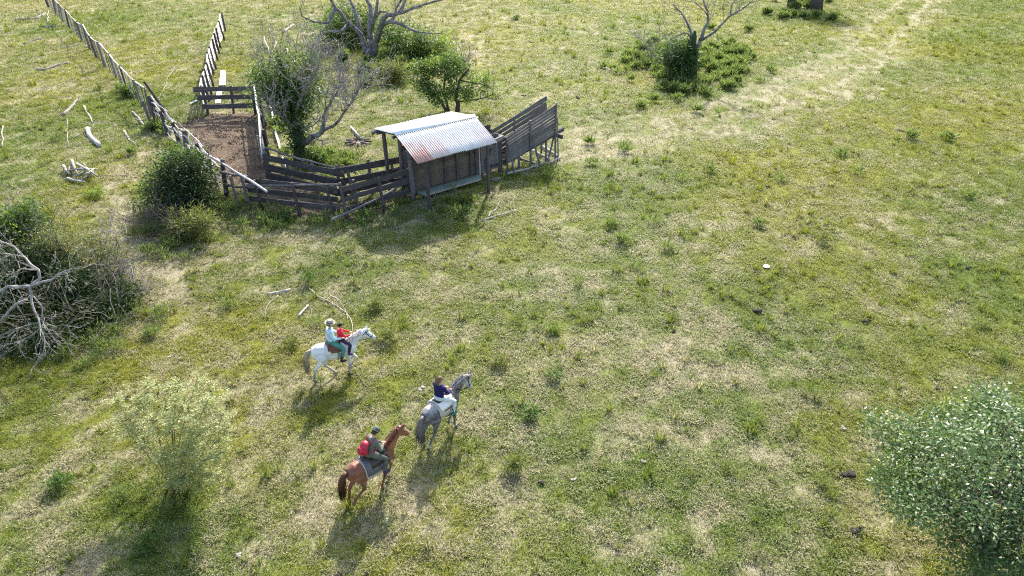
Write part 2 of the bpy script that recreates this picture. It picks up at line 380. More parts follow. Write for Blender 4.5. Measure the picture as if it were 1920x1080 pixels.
def tuft_mesh(name, nb, spread, lo, hi, lean, wid, seed):
    r = np.random.default_rng(seed); vs = []; fs = []; a = []
    for i in range(nb):
        an = r.random() * 2 * PI; rad = spread * math.sqrt(r.random()); bx, by = math.cos(an) * rad, math.sin(an) * rad
        d = an + (r.random() - .5) * 2.2; ln = lo + (hi - lo) * r.random(); le = lean[0] + (lean[1] - lean[0]) * r.random()
        wd = wid * (.7 + .6 * r.random()); q = d + PI / 2; ox, oy = math.cos(q) * wd, math.sin(q) * wd
        m1 = ln * .55; h1 = m1 * math.cos(le * .55); s1 = m1 * math.sin(le * .55)
        h2 = h1 + ln * .45 * math.cos(min(le * 1.35, 1.75)); s2 = s1 + ln * .45 * math.sin(min(le * 1.35, 1.75))
        n = len(vs); cx, cy = math.cos(d), math.sin(d)
        vs += [(bx - ox, by - oy, -.015), (bx + ox, by + oy, -.015), (bx + cx * s1 + ox * .8, by + cy * s1 + oy * .8, h1), (bx + cx * s1 - ox * .8, by + cy * s1 - oy * .8, h1), (bx + cx * s2, by + cy * s2, max(h2, .004))]
        fs += [(n, n + 1, n + 2, n + 3), (n + 3, n + 2, n + 4)]; v = r.random(); a += [v, v]
    me = bpy.data.meshes.new(name); me.from_pydata(vs, [], fs); me.attributes.new('rnd', 'FLOAT', 'FACE').data.foreach_set('value', a)
    me.materials.append(M_GRASS); return me
TUFTS = bpy.data.collections.new('grass_tufts')          # sources only: never linked into the scene
specs = [(26, .13, .06, .13, (.9, 1.45), .0062, 1), (26, .13, .05, .11, (1.0, 1.5), .0062, 2), (24, .12, .07, .15, (.7, 1.35), .0068, 3), (28, .15, .05, .12, (1.0, 1.5), .0062, 4),
         (30, .07, .12, .24, (.25, .9), .0075, 5), (34, .09, .16, .34, (.15, .8), .008, 6)]
for i, s in enumerate(specs):
    TUFTS.objects.link(bpy.data.objects.new('tuft_%d' % i, tuft_mesh('tuft', *s)))

def scatter_points():
    out = []
    bands = [(6.5, 11, 95), (11, 16, 85), (16, 22, 66), (22, 30, 46), (30, 42, 27), (42, 60, 15), (60, 92, 8)]
    for y0, y1, den in bands:
        hw = lambda y: (y * .857 + 6.2) * .79 + 1.5
        area_w = 2 * hw(y1); n = int(den * area_w * (y1 - y0))
        x = (RNG.random(n) - .5) * area_w; y = y0 + RNG.random(n) * (y1 - y0)
        k = np.abs(x) < hw(y); x = x[k]; y = y[k]
        out.append(np.stack([x, y, np.full(len(x), math.sqrt(70 / den) ** .62)], -1))
    return np.concatenate(out)
pts = scatter_points()
g_, w_, b_, d_, t_, l_ = masks(pts[:, 0], pts[:, 1])
clump = fbm(pts[:, 0], pts[:, 1], .55, 71, 2)
keep = RNG.random(len(pts)) < np.clip(1.05 - .5 * w_ - .6 * b_ - 1.25 * d_, 0.0, 1) * np.clip(.35 + 1.2 * clump, 0, 1)
keep &= (d_ < .55)
for (ax, ay, rr_) in ():
    keep &= np.hypot(pts[:, 0] - ax, pts[:, 1] - ay) > rr_
pts = pts[keep]; g_, w_, b_, t_, l_, clump = g_[keep], w_[keep], b_[keep], t_[keep], l_[keep], clump[keep]
n = len(pts); u1 = RNG.random(n)
variant = (RNG.random(n) * 4).astype(np.int32)
tall = u1 < np.clip(.015 + .16 * sstep(.66, .80, fbm(pts[:, 0], pts[:, 1], 1.6, 77)) + .22 * l_, 0, .5)
variant = np.where(tall, 4 + (RNG.random(n) < .35), variant).astype(np.int32)
sc = pts[:, 2] * (.65 + .6 * RNG.random(n)) * (.75 + .6 * clump) * (1 - .35 * w_)
sc = np.where(tall, sc * (.65 + .4 * RNG.random(n)), sc)
me = bpy.data.meshes.new('grass'); me.vertices.add(n)
co = np.stack([pts[:, 0], pts[:, 1], ground_z(pts[:, 0], pts[:, 1])], -1).astype(np.float32); me.vertices.foreach_set('co', co.ravel())
def pa(nm, typ, key, arr): me.attributes.new(nm, typ, 'POINT').data.foreach_set(key, np.ascontiguousarray(arr).ravel())
pa('green', 'FLOAT', 'value', np.clip(g_ * 1.15 + np.where(tall, .25, 0) + (RNG.random(n) - .5) * .35, 0.02, 1).astype(np.float32))
pa('tint', 'FLOAT', 'value', np.clip(t_ + (RNG.random(n) - .5) * .4 - np.where(tall, .2, 0), 0, 1).astype(np.float32)); pa('vary', 'FLOAT', 'value', RNG.random(n).astype(np.float32))
pa('variant', 'INT', 'value', variant)
pa('rot', 'FLOAT_VECTOR', 'vector', np.stack([(RNG.random(n) - .5) * .3, (RNG.random(n) - .5) * .3, RNG.random(n) * 6.283], -1).astype(np.float32))
pa('scl', 'FLOAT_VECTOR', 'vector', np.stack([sc, sc, sc * (.8 + .4 * RNG.random(n))], -1).astype(np.float32))
grass = link('grass', me); tag(grass, 'short grazed green and straw coloured grass over the whole pasture', 'grass', kind='stuff')
ng = bpy.data.node_groups.new('scatter_grass', 'GeometryNodeTree')
ng.interface.new_socket('Geometry', in_out='INPUT', socket_type='NodeSocketGeometry'); ng.interface.new_socket('Geometry', in_out='OUTPUT', socket_type='NodeSocketGeometry')
gi_, go_ = ng.nodes.new('NodeGroupInput'), ng.nodes.new('NodeGroupOutput')
iop = ng.nodes.new('GeometryNodeInstanceOnPoints'); ci = ng.nodes.new('GeometryNodeCollectionInfo'); ci.inputs[0].default_value = TUFTS; ci.inputs[1].default_value = True; ci.inputs[2].default_value = True
def na(nm, typ):
    q = ng.nodes.new('GeometryNodeInputNamedAttribute'); q.data_type = typ; q.inputs[0].default_value = nm; return q.outputs[0]
e2r = ng.nodes.new('FunctionNodeEulerToRotation')
ng.links.new(gi_.outputs[0], iop.inputs['Points']); ng.links.new(ci.outputs[0], iop.inputs['Instance']); iop.inputs['Pick Instance'].default_value = True
ng.links.new(na('variant', 'INT'), iop.inputs['Instance Index']); ng.links.new(na('rot', 'FLOAT_VECTOR'), e2r.inputs[0]); ng.links.new(e2r.outputs[0], iop.inputs['Rotation'])
ng.links.new(na('scl', 'FLOAT_VECTOR'), iop.inputs['Scale']); ng.links.new(iop.outputs[0], go_.inputs[0])
grass.modifiers.new('scatter', 'NODES').node_group = ng
print('grass tufts', n)

# ------------------------------------------------------------------ unit pieces: boards and poles that share mesh data
def board_unit(seed, jag=.012):
    r = random.Random(seed); xs = [-.5, -.17, .16, .5]; vs = []
    for i, x in enumerate(xs):
        for y, z in ((-.5, -.5), (.5, -.5), (.5, .5), (-.5, .5)):
            vs.append((x + (r.uniform(-jag, jag) if i in (0, 3) else 0), y * r.uniform(.88, 1.05), z * r.uniform(.88, 1.08) + r.uniform(-.09, .09)))
    fs = [(3, 2, 1, 0), (12, 13, 14, 15)]
    for i in range(3):
        for k in range(4): fs.append((i * 4 + k, i * 4 + (k + 1) % 4, (i + 1) * 4 + (k + 1) % 4, (i + 1) * 4 + k))
    me = bpy.data.meshes.new('board'); me.from_pydata(vs, [], fs); me.update(); return me
def pole_unit(seed, bend=.02, taper=.8, sides=7, n=5):
    r = random.Random(seed); vs = []; fs = []
    oy = oz = 0
    for i in range(n):
        tt = i / (n - 1); rad = .5 * (1 + (taper - 1) * tt) * r.uniform(.9, 1.1)
        if 0 < i < n - 1: oy, oz = r.uniform(-1, 1) * bend, r.uniform(-1, 1) * bend
        else: oy = oz = 0
        for k in range(sides):
            an = 2 * PI * k / sides
            vs.append((tt - .5, math.cos(an) * rad * r.uniform(.92, 1.08) + oy, math.sin(an) * rad * r.uniform(.92, 1.08) + oz))
    for i in range(n - 1):
        for k in range(sides): fs.append((i * sides + k, i * sides + (k + 1) % sides, (i + 1) * sides + (k + 1) % sides, (i + 1) * sides + k))
    fs.append(tuple(range(sides - 1, -1, -1))); fs.append(tuple((n - 1) * sides + k for k in range(sides)))
    me = bpy.data.meshes.new('pole'); me.from_pydata(vs, [], fs); me.update(); return me
_units = {}
def unit(kind, mat, i):
    key = (kind, mat.name, i)
    if key not in _units:
        me = board_unit(i * 13 + 5) if kind == 'board' else pole_unit(i * 17 + 3, {'pole': .35, 'post': .12, 'crook': 1.1}[kind], {'pole': .72, 'post': .92, 'crook': .55}[kind])
        me.materials.append(mat)
        if kind != 'board': me.polygons.foreach_set('use_smooth', [True] * (len(me.polygons) - 2) + [False, False])
        _units[key] = me
    return _units[key]
_pk = random.Random(5)
def piece(name, parent, p0, p1, wy, wz, mat, kind='board', up=(0, 0, 1), roll=0.0):
    """one board or pole from p0 to p1 (world): wy thick across, wz tall (along up)"""
    p0, p1 = Vector(p0), Vector(p1); x = (p1 - p0); ln = x.length; x.normalize()
    u = Vector(up)
    if abs(u.dot(x)) > .98: u = Vector((0, 1, 0)) if abs(x.y) < .9 else Vector((1, 0, 0))
    if kind == 'board': roll += _pk.uniform(-.05, .05)
    z = (u - x * u.dot(x)).normalized(); y = z.cross(x)
    m = Matrix((x, y, z)).transposed().to_4x4() @ Matrix.Rotation(roll, 4, 'X') @ Matrix.Diagonal((ln, wy, wz, 1))
    m.translation = (p0 + p1) / 2
    o = link(name, unit(kind, mat, _pk.randrange(5)))
    if parent is not None:
        o.parent = parent; o.matrix_basis = root_m(parent).inverted() @ m
    else: o.matrix_basis = m
    return o
def lerp(a, b, f): return Vector(a) * (1 - f) + Vector(b) * f
def vert(base, h, lean=(0, 0)): return Vector((base.x + lean[0], base.y + lean[1], h))

# ------------------------------------------------------------------ long post-and-dropper fence
POSTS = [((82, -12), (92, 14)), ((98, -6), (105, 27)), ((111, 8), (118, 41)), ((122, 18), (131, 54)), ((143, 41), (154, 77)), ((154, 45), (168, 92)), ((168, 68), (181, 108)),
         ((183, 79), (197, 127)), ((204, 101), (219, 147)), ((224, 124), (241, 177)), ((251, 151), (267, 199)), ((271, 165), (283, 219))]
fc = thing('wire_and_dropper_fence', 'long leaning fence of grey posts and thin droppers under a pale top rail', 'fence', G(181, 108))
tops = []
for i, (tp, bp) in enumerate(POSTS):
    b = G(*bp); T = V(b.y, *tp); T.z = min(max(T.z, 1.45), 1.95); tops.append((b, T))
    wd = .3 if i in (0, 1, 7) else random.uniform(.15, .22)
    piece('post', fc, b - Vector((0, 0, .1)), T + Vector((0, 0, .05)), wd * .8, wd, M_DARKWOOD if i % 3 == 0 else M_GREYWOOD, 'post')
for (b0, t0), (b1, t1) in zip(tops[:-1], tops[1:]):
    off = Vector((.07, -.06, -.06))
    piece('top_rail', fc, t0 + off, t1 + off, .10, .10, M_RAIL, 'pole')
    for z in (.35, .75):
        piece('wire', fc, lerp(b0, t0, z / 1.6), lerp(b1, t1, z / 1.6), .012, .012, M_GREYWOOD, 'post')
    nd = max(2, int((b1 - b0).length / .8))
    for k in range(1, nd):
        f = k / nd; B = lerp(b0, b1, f); T = lerp(t0, t1, f)
        piece('dropper', fc, B + Vector((0, 0, .03)), T + Vector((random.uniform(-.1, .1), 0, -.05)), .05, .07, random.choice((M_GREYWOOD, M_DARKWOOD, M_PALEWOOD)), 'post')

# corral fence of many pale poles
CP = [((276, 172), (296, 238)), ((300, 208), (317, 252)), ((323, 229), (336, 271)), ((346, 244), (354, 292)), ((368, 268), (382, 322)), ((392, 297), (410, 352)), ((417, 299), (425, 369))]
fr = thing('pole_rail_fence', 'corral fence of stacked pale crooked poles with dark twisted posts beside the dirt yard', 'fence', G(336, 271))
cp = []
for i, (tp, bp) in enumerate(CP):
    b = G(*bp); T = V(b.y, *tp); T.z = min(T.z, 1.75); cp.append((b, T))
    m = M_DARKWOOD
    if i == 5:
        mid = lerp(b, T, .5) + Vector((-.12, 0, 0)); piece('post', fr, b - Vector((0, 0, .1)), mid, .17, .17, m, 'crook'); piece('post', fr, mid - Vector((0, 0, .05)), T, .17, .17, m, 'post')
    else: piece('post', fr, b - Vector((0, 0, .1)), T, .2 if i != 3 else .3, .2 if i != 3 else .3, m if i != 3 else M_GREYWOOD, 'post')
b0 = cp[0][0]
for dx, m, h in ((-.28, M_GREYWOOD, 1.5), (.22, M_DARKWOOD, 1.55), (.5, M_DARKWOOD, 1.3)):
    piece('post', fr, b0 + Vector((dx, .35 * dx, -.05)), Vector((b0.x + dx - .15, b0.y + .35 * dx, h)), .16, .16, m, 'post')
piece('post', fr, b0 + Vector((.4, 1.0, 0)), V(b0.y + 1.0, 270, 153), .16, .16, M_DARKWOOD, 'post')
for i in range(6):
    for k, z in enumerate((.22, .5, .8, 1.08, 1.34, 1.5)):
        (b0, t0), (b1, t1) = cp[i], cp[i + 1]
        z0 = z * t0.z / 1.62 + random.uniform(-.09, .09); z1 = z * t1.z / 1.62 + random.uniform(-.09, .09)
        q = Vector((.13, .06, 0)) * (1 if k % 2 else -.2)
        a = lerp(b0, b1, -.12) + q; c_ = lerp(b0, b1, 1.12) + q; a.z = z0; c_.z = z1
        piece('rail', fr, a, c_, .085, .085, M_RAIL if random.random() < .85 else M_GREYWOOD, 'crook')
tag(piece('loose_pole', None, V(cp[5][0].y - .2, 388, 292) + Vector((0, 0, .05)), V(25.2, 500, 359), .12, .12, M_RAIL, 'pole'), 'long pale pole laid over the corral corner, sticking out past the race', 'pole')

# picket-like fence of white boards behind dark posts
WP = [((415, 11), (423, 59)), ((411, 33), (421, 76)), ((406, 47), (414, 91)), ((403, 59), (412, 102)), ((400, 70), (409, 114)), ((395, 88), (406, 130)), ((391, 100), (402, 141)), ((389, 117), (401, 163)), ((385, 130), (397, 176)), ((382, 143), (393, 190)), ((379, 160), (390, 212))]
fw_ = thing('board_fence', 'straight fence of sun-bleached white boards with close dark posts, running away from the gate', 'fence', G(406, 130))
wp = []
for tp, bp in WP:
    b = G(*bp); T = V(b.y, *tp); T.z = 1.62; wp.append((b, T))
    piece('post', fw_, b - Vector((0, 0, .1)), T + Vector((-.1, 0, 0)), .17, .19, M_DARKWOOD, 'post')
for (b0, t0), (b1, t1) in zip(wp[:-1], wp[1:]):
    for z in (.3, .66, 1.02, 1.38):
        q = Vector((-.17, 0, 0)); a = Vector((b0.x, b0.y, z)) + q; c_ = Vector((b1.x, b1.y, z)) + q
        piece('board', fw_, lerp(a, c_, -.02), lerp(a, c_, 1.02), .04, .24, M_WHITEWOOD)

# three-board gate across the corral
gt = thing('plank_gate', 'three wide dark planks on posts closing the far end of the dirt yard', 'gate', G(437, 212))
gb = [G(390, 214), G(438, 212), G(479, 212)]
for b, tp, wd in zip(gb, ((379, 163), (433, 166), (474, 166)), (.2, .16, .3)):
    T = V(b.y, *tp); T.z = 1.62; piece('post', gt, b - Vector((0, 0, .1)), T, .16, wd, M_DARKWOOD, 'post')
e1 = G(492, 211)
for z, a in ((.48, .14), (1.0, .0), (1.47, -.12)):
    p0 = gb[0] + Vector((-.18 - (z - .48) * .28, -.14, z)); p1 = e1 + Vector((0, -.14, z)); piece('plank', gt, p0, p1, .06, .27, M_DARKWOOD)

# side fence of the dirt yard, seen end on
fs_ = thing('yard_side_fence', 'fence of dark boards topped by a long white pole along the dirt yard', 'fence', G(499, 260))
sb = [G(491, 211), G(497, 238), G(501, 268), G(505, 300), G(508, 340)]
for i, b in enumerate(sb):
    piece('post', fs_, b - Vector((0, 0, .1)), Vector((b.x - .02, b.y, 1.55 if i else 1.65)), .17, .18, M_DARKWOOD, 'post')
for b0, b1 in zip(sb[:-1], sb[1:]):
    for z in (.22, .55, .88, 1.2):
        q = Vector((-.12, 0, z)); piece('board', fs_, b0 + q, b1 + q, .04, .26, M_GREYWOOD)
for i, (b0, b1, z0, z1) in enumerate(((sb[0], sb[2], 1.56, 1.46), (sb[2], sb[4], 1.48, 1.02))):
    q = Vector((-.16, 0, 0)); piece('top_rail', fs_, b0 + q + Vector((0, 0, z0)), b1 + q + Vector((0, 0, z1)), .11, .11, M_WHITEWOOD, 'pole')
piece('stake', fs_, sb[3] + Vector((-.2, -.3, 0)), sb[3] + Vector((-.25, -.3, 1.35)), .08, .08, M_PALEWOOD, 'pole')
for i, (a, b, lab) in enumerate((((506, 198), (517, 250), 'white fallen pole in the grass beside the yard, far half near the gate'), ((516, 248), (537, 314), 'white fallen pole in the grass beside the yard, near half reaching the race'))):
    A, B = G(*a, .12), G(*b, .12); tag(piece('fallen_pole', None, A, B, .13, .13, M_WHITEWOOD, 'pole'), lab, 'pole')

# ------------------------------------------------------------------ race: dark plank fences that funnel into the shed
NP = [(450, 388, 1.42), (470, 389, 1.42), (493, 391, 1.3), (563, 402, 1.42), (627, 409, 1.5), (652, 411, 1.6), (675, 398, 1.45), (722, 395, 1.5)]
rn = thing('race_near_fence', 'dark three-plank race fence bending into the shed, side facing the riders', 'fence', G(640, 411))
nb = [G(x, y) for x, y, h in NP]
for (x, y, h), b in zip(NP, nb):
    piece('post', rn, b - Vector((0, 0, .1)), Vector((b.x - .12, b.y, h)), .13, .16, M_GREYWOOD if x < 480 else M_DARKWOOD, 'post')
endN = G(776, 371)
def planks(root, a, b, zs, hgt, m, q, ext=(.1, .1)):
    d = (b - a).normalized()
    for z in zs:
        piece('plank', root, a - d * ext[0] + q + Vector((0, 0, z + random.uniform(-.03, .03))), b + d * ext[1] + q + Vector((0, 0, z + random.uniform(-.03, .03))), .055, hgt * random.uniform(.92, 1.08), m)
back = Vector((.06, .16, 0))
c0 = G(470, 389); c1 = G(630, 409); c2 = G(646, 411)
planks(rn, c0, c1, (.33, .77, 1.15), .25, M_DARKWOOD, back)
planks(rn, c2, endN, (.36, .80, 1.24), .25, M_DARKWOOD, back, (.1, 0))
piece('rail', rn, V(c0.y + .1, 462, 348), V(c1.y, 640, 346), .10, .10, M_GREYWOOD, 'pole')
piece('rail', rn, G(452, 388) + Vector((-.9, .8, 1.25)), G(470, 389) + Vector((.1, .1, 1.35)), .13, .13, M_GREYWOOD, 'pole')
piece('rail', rn, G(452, 388) + Vector((-.7, .6, .75)), G(470, 389) + Vector((.1, .1, .85)), .12, .12, M_GREYWOOD, 'pole')
piece('loose_rail', rn, G(622, 412, .35), V(28.2, 775, 338), .11, .11, M_GREYWOOD, 'pole')
rf = thing('race_far_fence', 'dark plank race fence behind the near one, running from yard corner to shed', 'fence', G(652, 377))
f0 = G(508, 342); f1 = G(651, 376); f2 = G(762, 351)
planks(rf, f0, f1, (.35, .80, 1.24), .30, M_DARKWOOD, -back * .6)
planks(rf, f1 + Vector((-.3, 0, 0)), f2, (.4, .86, 1.36), .28, M_DARKWOOD, -back * .6)
for b, h in ((f0, 1.5), (lerp(f0, f1, .28), 1.36), (lerp(f0, f1, .62), 1.4), (f1 + Vector((-.25, .1, 0)), 1.55), (f1 + Vector((.2, .1, 0)), 1.3), (lerp(f1, f2, .42), 1.62), (lerp(f1, f2, .8), 1.4)):
    piece('post', rf, b + Vector((0, .1, -.1)), Vector((b.x - .05, b.y + .1, h)), .15, .17, M_GREYWOOD, 'post')
piece('rail', rf, f0 + Vector((0, .1, 1.62)), lerp(f0, f1, .52) + Vector((0, .05, 1.38)), .11, .11, M_GREYWOOD, 'pole')
piece('rail', rf, lerp(f0, f1, .47) + Vector((0, .1, 1.44)), lerp(f0, f1, .95) + Vector((0, .05, 1.36)), .10, .10, M_GREYWOOD, 'pole')

# ------------------------------------------------------------------ shed over the race
A0 = G(782, 306, 2.4); A1 = G(929, 268, 2.4)
ux = (A1 - A0).normalized(); wx = Vector((-ux.y, ux.x, 0)); A0 = Vector((A0.x, A0.y, 0))
def S(a, w_, z=0.0): return A0 + ux * a + wx * w_ + Vector((0, 0, z))
sh = thing('shed', 'small open plank shed with a corrugated iron gable roof beside the loading ramp', 'shed', S(2.5, 1.8))
for nm, a, w_, h, wd, m in (('post', .71, .46, 2.42, .18, M_DARKWOOD), ('post', 3.80, .47, 2.42, .15, M_DARKWOOD), ('post', .86, 2.03, 2.95, .22, M_GREYWOOD), ('post', 4.42, 2.10, 2.9, .20, M_PALEWOOD),
                            ('post', .25, 3.02, 2.85, .17, M_DARKWOOD), ('post', .95, 2.95, 2.85, .20, M_GREYWOOD), ('post', 3.7, 3.02, 2.85, .17, M_DARKWOOD), ('post', 5.75, 2.9, 1.9, .18, M_DARKWOOD), ('post', 4.62, 2.06, 2.6, .16, M_GREYWOOD)):
    piece(nm, sh, S(a, w_, -.15), S(a - .02, w_, h), wd, wd, m, 'post')
gp = piece('gate_post', sh, S(5.78, 2.2, -.1), S(5.76, 2.2, 1.78), .26, .26, M_DARKWOOD, 'post')
# beams
RZ = lambda w_: 2.4 + (3.17 - 2.4) * w_ / 1.65 if w_ <= 1.65 else 3.17 - (w_ - 1.65) * .13
for w_ in (.46, 1.65, 3.02): piece('purlin', sh, S(-.08, w_, RZ(w_) - .16), S(4.0, w_, RZ(w_) - .16), .11, .11, M_DARKWOOD, 'pole')
for a in (.12, 1.4, 2.7, 3.85):
    piece('rafter', sh, S(a, .02, RZ(.02) - .07), S(a, 1.66, RZ(1.65) - .07), .06, .10, M_DARKWOOD); piece('rafter', sh, S(a, 1.64, RZ(1.65) - .07), S(a, 3.2, RZ(3.2) - .07), .06, .10, M_DARKWOOD)
piece('eave_log', sh, S(-.25, 3.1, RZ(3.1) - .14), S(.5, 3.05, RZ(3.05) - .14), .17, .17, M_GREYWOOD, 'pole')
piece('tie_beam', sh, S(3.85, .5, 2.22), S(5.78, 2.0, 1.72), .07, .17, M_GREYWOOD)
piece('tie_beam', sh, S(.82, .5, 2.25), S(.9, 2.0, 2.25), .08, .12, M_DARKWOOD)
# near wall: wide boards, battens
for k, z in enumerate((.42, .74, 1.06, 1.38, 1.70, 2.02, 2.34)):
    piece('wall_board', sh, S(.95, 2.06 + .016 * (k % 2), z), S(4.36, 2.06 + .016 * (k % 2), z + random.uniform(-.012, .012)), .03, .37, M_BROWNWOOD)
piece('wall_board', sh, S(.95, 2.02, .22), S(4.36, 2.02, .24), .05, .20, M_BROWNWOOD)
for a in (.98, 1.72, 2.55, 3.22, 3.95, 4.3): piece('batten', sh, S(a, 2.0, .18), S(a + random.uniform(-.03, .03), 2.0, 2.6), .06, .13 if a < 4 else .2, M_DARKWOOD, up=ux)
# end hatch of the race
for z in (.4, .75, 1.1, 1.45, 1.8): piece('hatch_board', sh, S(.98, 2.14, z), S(1.0, 2.86, z), .04, .30, M_DARKWOOD)
# far wall
for z in (.35, .75, 1.15, 1.55, 1.95): piece('wall_board', sh, S(.95, 2.93, z), S(5.7, 2.9, z + .02), .04, .30, M_BROWNWOOD)
# plank door
dr = bpy.data.objects.new('door', None); COL.objects.link(dr); dr.parent = sh; dr.location = S(5.1, 2.12) - sh.location; dr['label'] = 'grey plank door with a diagonal brace'
class _W:      # a child empty seen as a root in world space
    def __init__(s, o, loc): s.o = o; s.location = loc; s.rotation_euler = o.rotation_euler
def cpiece(name, par, loc, *a, **k):
    o = piece(name, None, *a, **k); m = o.matrix_basis.copy(); o.parent = par; o.matrix_basis = Matrix.Translation(loc).inverted() @ m; return o
dl = S(5.1, 2.12)
for i in range(6):
    a = 4.74 + i * .165; cpiece('plank', dr, dl, S(a, 2.16, .22), S(a, 2.16, 1.95 - .02 * (i % 3)), .035, .155, M_GREYWOOD, up=ux)
for z in (.42, 1.66): cpiece('ledge', dr, dl, S(4.68, 2.12, z), S(5.64, 2.12, z), .035, .12, M_DARKWOOD)
cpiece('brace', dr, dl, S(4.72, 2.11, .50), S(5.2, 2.11, 1.30), .04, .09, M_DARKWOOD)
# walkway
for i, (w_, m) in enumerate(((1.86, M_GREENWOOD), (1.66, M_GREENWOOD), (1.5, M_PALEWOOD))): piece('walkway_plank', sh, S(1.0 + .06 * i, w_, .26 - .02 * i), S(4.3 - .1 * i, w_, .26 - .02 * i), .19 if i < 2 else .09, .05, m)
for a in (1.2, 2.7, 4.1): piece('walkway_joist', sh, S(a, 1.45, .15), S(a, 2.0, .15), .07, .1, M_DARKWOOD)
piece('step_board', sh, S(4.75, 1.35, .04), S(5.15, 1.5, .05), .3, .04, M_GREYWOOD)
for (a, b) in (((786, 300), (783, 372)),): pass

# corrugated iron roof, sheet by sheet
M_IRON, t, p = new_mat('galvanised_iron')
geo = N(t, 'ShaderNodeNewGeometry'); oi = N(t, 'ShaderNodeObjectInfo')
n1 = noise(t, geo.outputs['Position'], 1.6, 4); n2 = noise(t, geo.outputs['Position'], 22, 3)
c = mixc(t, rng(t, n1, .35, .65), (.58, .57, .54), (.74, .72, .69)); c = mixc(t, mth(t, 'MULTIPLY', rng(t, n2, .55, .75), .35), c, (.36, .37, .38))
rustm = attr(t, 'rust', 'OBJECT').outputs['Fac']
tc = N(t, 'ShaderNodeTexCoord'); sp = N(t, 'ShaderNodeSeparateXYZ'); L(t, tc.outputs['Generated'], sp.inputs[0])
mpr = N(t, 'ShaderNodeMapping'); mpr.inputs['Scale'].default_value = (9, .8, 0); L(t, tc.outputs['Generated'], mpr.inputs[0]); stk = noise(t, mpr.outputs[0], 1.6, 4, .7)
edge = mth(t, 'ADD', mth(t, 'SUBTRACT', 1.0, sp.outputs[1]), mth(t, 'MULTIPLY', mth(t, 'SUBTRACT', n1, .5), 1.0))
rf_ = mth(t, 'MULTIPLY', rustm, mth(t, 'MULTIPLY', rng(t, edge, .25, .70), rng(t, stk, .30, .58, .55, 1.0)))
c = mixc(t, mth(t, 'MULTIPLY', rng(t, stk, .5, .75), .35), c, (.42, .38, .34))
c = mixc(t, rf_, c, mixc(t, rng(t, n2, .35, .65), (.30, .11, .075), (.5, .27, .22)))
L(t, c, p.inputs['Base Color']); p.inputs['Metallic'].default_value = .15; p.inputs['Roughness'].default_value = .5; p.inputs['Specular IOR Level'].default_value = .35
bump(t, p, n2, .12, .005)
def roof_sheet(a0, a1, w0, w1, lift, rust=0.0):
    na_ = int((a1 - a0) / .0105); vs = []; fs = []
    for j in range(5):
        wq = w0 + (w1 - w0) * j / 4
        for i in range(na_ + 1):
            a = a0 + (a1 - a0) * i / na_
            vs.append(tuple(S(a, wq, RZ(wq) + lift + .020 * math.sin(2 * PI * a / .098)) - sh.location))
    for j in range(4):
        for i in range(na_): q = j * (na_ + 1) + i; fs.append((q, q + 1, q + na_ + 2, q + na_ + 1))
    # local frame: bring to x along the ridge, y up the slope for the generated coordinates
    rot = Matrix((ux, wx, Vector((0, 0, 1)))).to_4x4()
    me = bpy.data.meshes.new('roof_sheet'); me.from_pydata([tuple(rot @ Vector(v)) for v in vs], [], fs); me.polygons.foreach_set('use_smooth', [True] * len(fs)); me.materials.append(M_IRON); me.update()
    o = link('roof_sheet', me, sh); o.matrix_basis = rot.inverted(); o['rust'] = rust; o['rust'] = float(rust)
    sm = o.modifiers.new('thick', 'SOLIDIFY'); sm.thickness = .003
    return o
for i in range(5):
    a0 = .0 + i * .775; o = roof_sheet(a0, a0 + .84, random.uniform(-.05, .03), 1.64, .004 + .004 * (i % 2), 1.0 if i == 0 else (.5 if i == 1 else .3 if i == 4 else .12))
    if i == 0: o['label'] = 'sheet with a rusty red lower corner'
for i in range(5):
    a0 = -.05 + i * .775; roof_sheet(a0, a0 + .84, 1.67, 3.3 + random.uniform(-.05, .05), .004 + .004 * (i % 2), 0.0)
cap = MB(); rot = Matrix((ux, wx, Vector((0, 0, 1))))
vs = [S(a, 1.65 + d, RZ(1.65 + d) + h) - sh.location for a in (-.03, 3.97) for d, h in ((-.14, .03), (0, .045), (.16, .03))]
cap.add(vs, [(0, 1, 4, 3), (1, 2, 5, 4)]); o = cap.build('ridge_cap', plain_mat('ridge_iron', (.6, .62, .64), (.72, .74, .76), 3, .4, .5, .35, bumps=0), sh); o.modifiers.new('thick', 'SOLIDIFY').thickness = .004

# ------------------------------------------------------------------ loading ramp
rp = thing('loading_ramp', 'grey timber cattle loading ramp rising away from the shed, boarded sides on stilts', 'ramp', S(7.4, 2.3))
top = lambda a: 1.66 + .345 * (a - 5.75)
bot = lambda a: .42 + .262 * (a - 5.75)
aE = 8.92
for k in range(9):
    f0_ = k / 9; f1_ = (k + 1) / 9
    z = lambda a: top(a) + (bot(a) - top(a)) * (k + .5) / 9
    hgt = (top(7.3) - bot(7.3)) / 9
    piece('side_board', rp, S(5.88, 1.90, z(5.88)), S(aE + .06 - (.1 if k > 5 else 0), 1.90, z(aE)), .035, hgt * (.76 if k < 5 else .96), M_GREYWOOD)
top2 = lambda a: 1.78 + .30 * (a - 5.6)
for k in range(6):
    q = .1 + k * .24; piece('side_board', rp, S(5.55, 2.86, top2(5.55) - q), S(9.15, 2.86, top2(9.15) - q), .035, .19, M_GREYWOOD)
for i in range(13):
    a = 5.9 + i * .25; piece('floor_plank', rp, S(a, 1.95, bot(a) + .12), S(a, 2.82, bot(a) + .12), .235, .05, M_DARKWOOD)
for w_ in (1.98, 2.8): piece('floor_joist', rp, S(5.8, w_, bot(5.8)), S(9.55, w_, bot(9.3) + .02), .09, .17, M_DARKWOOD)
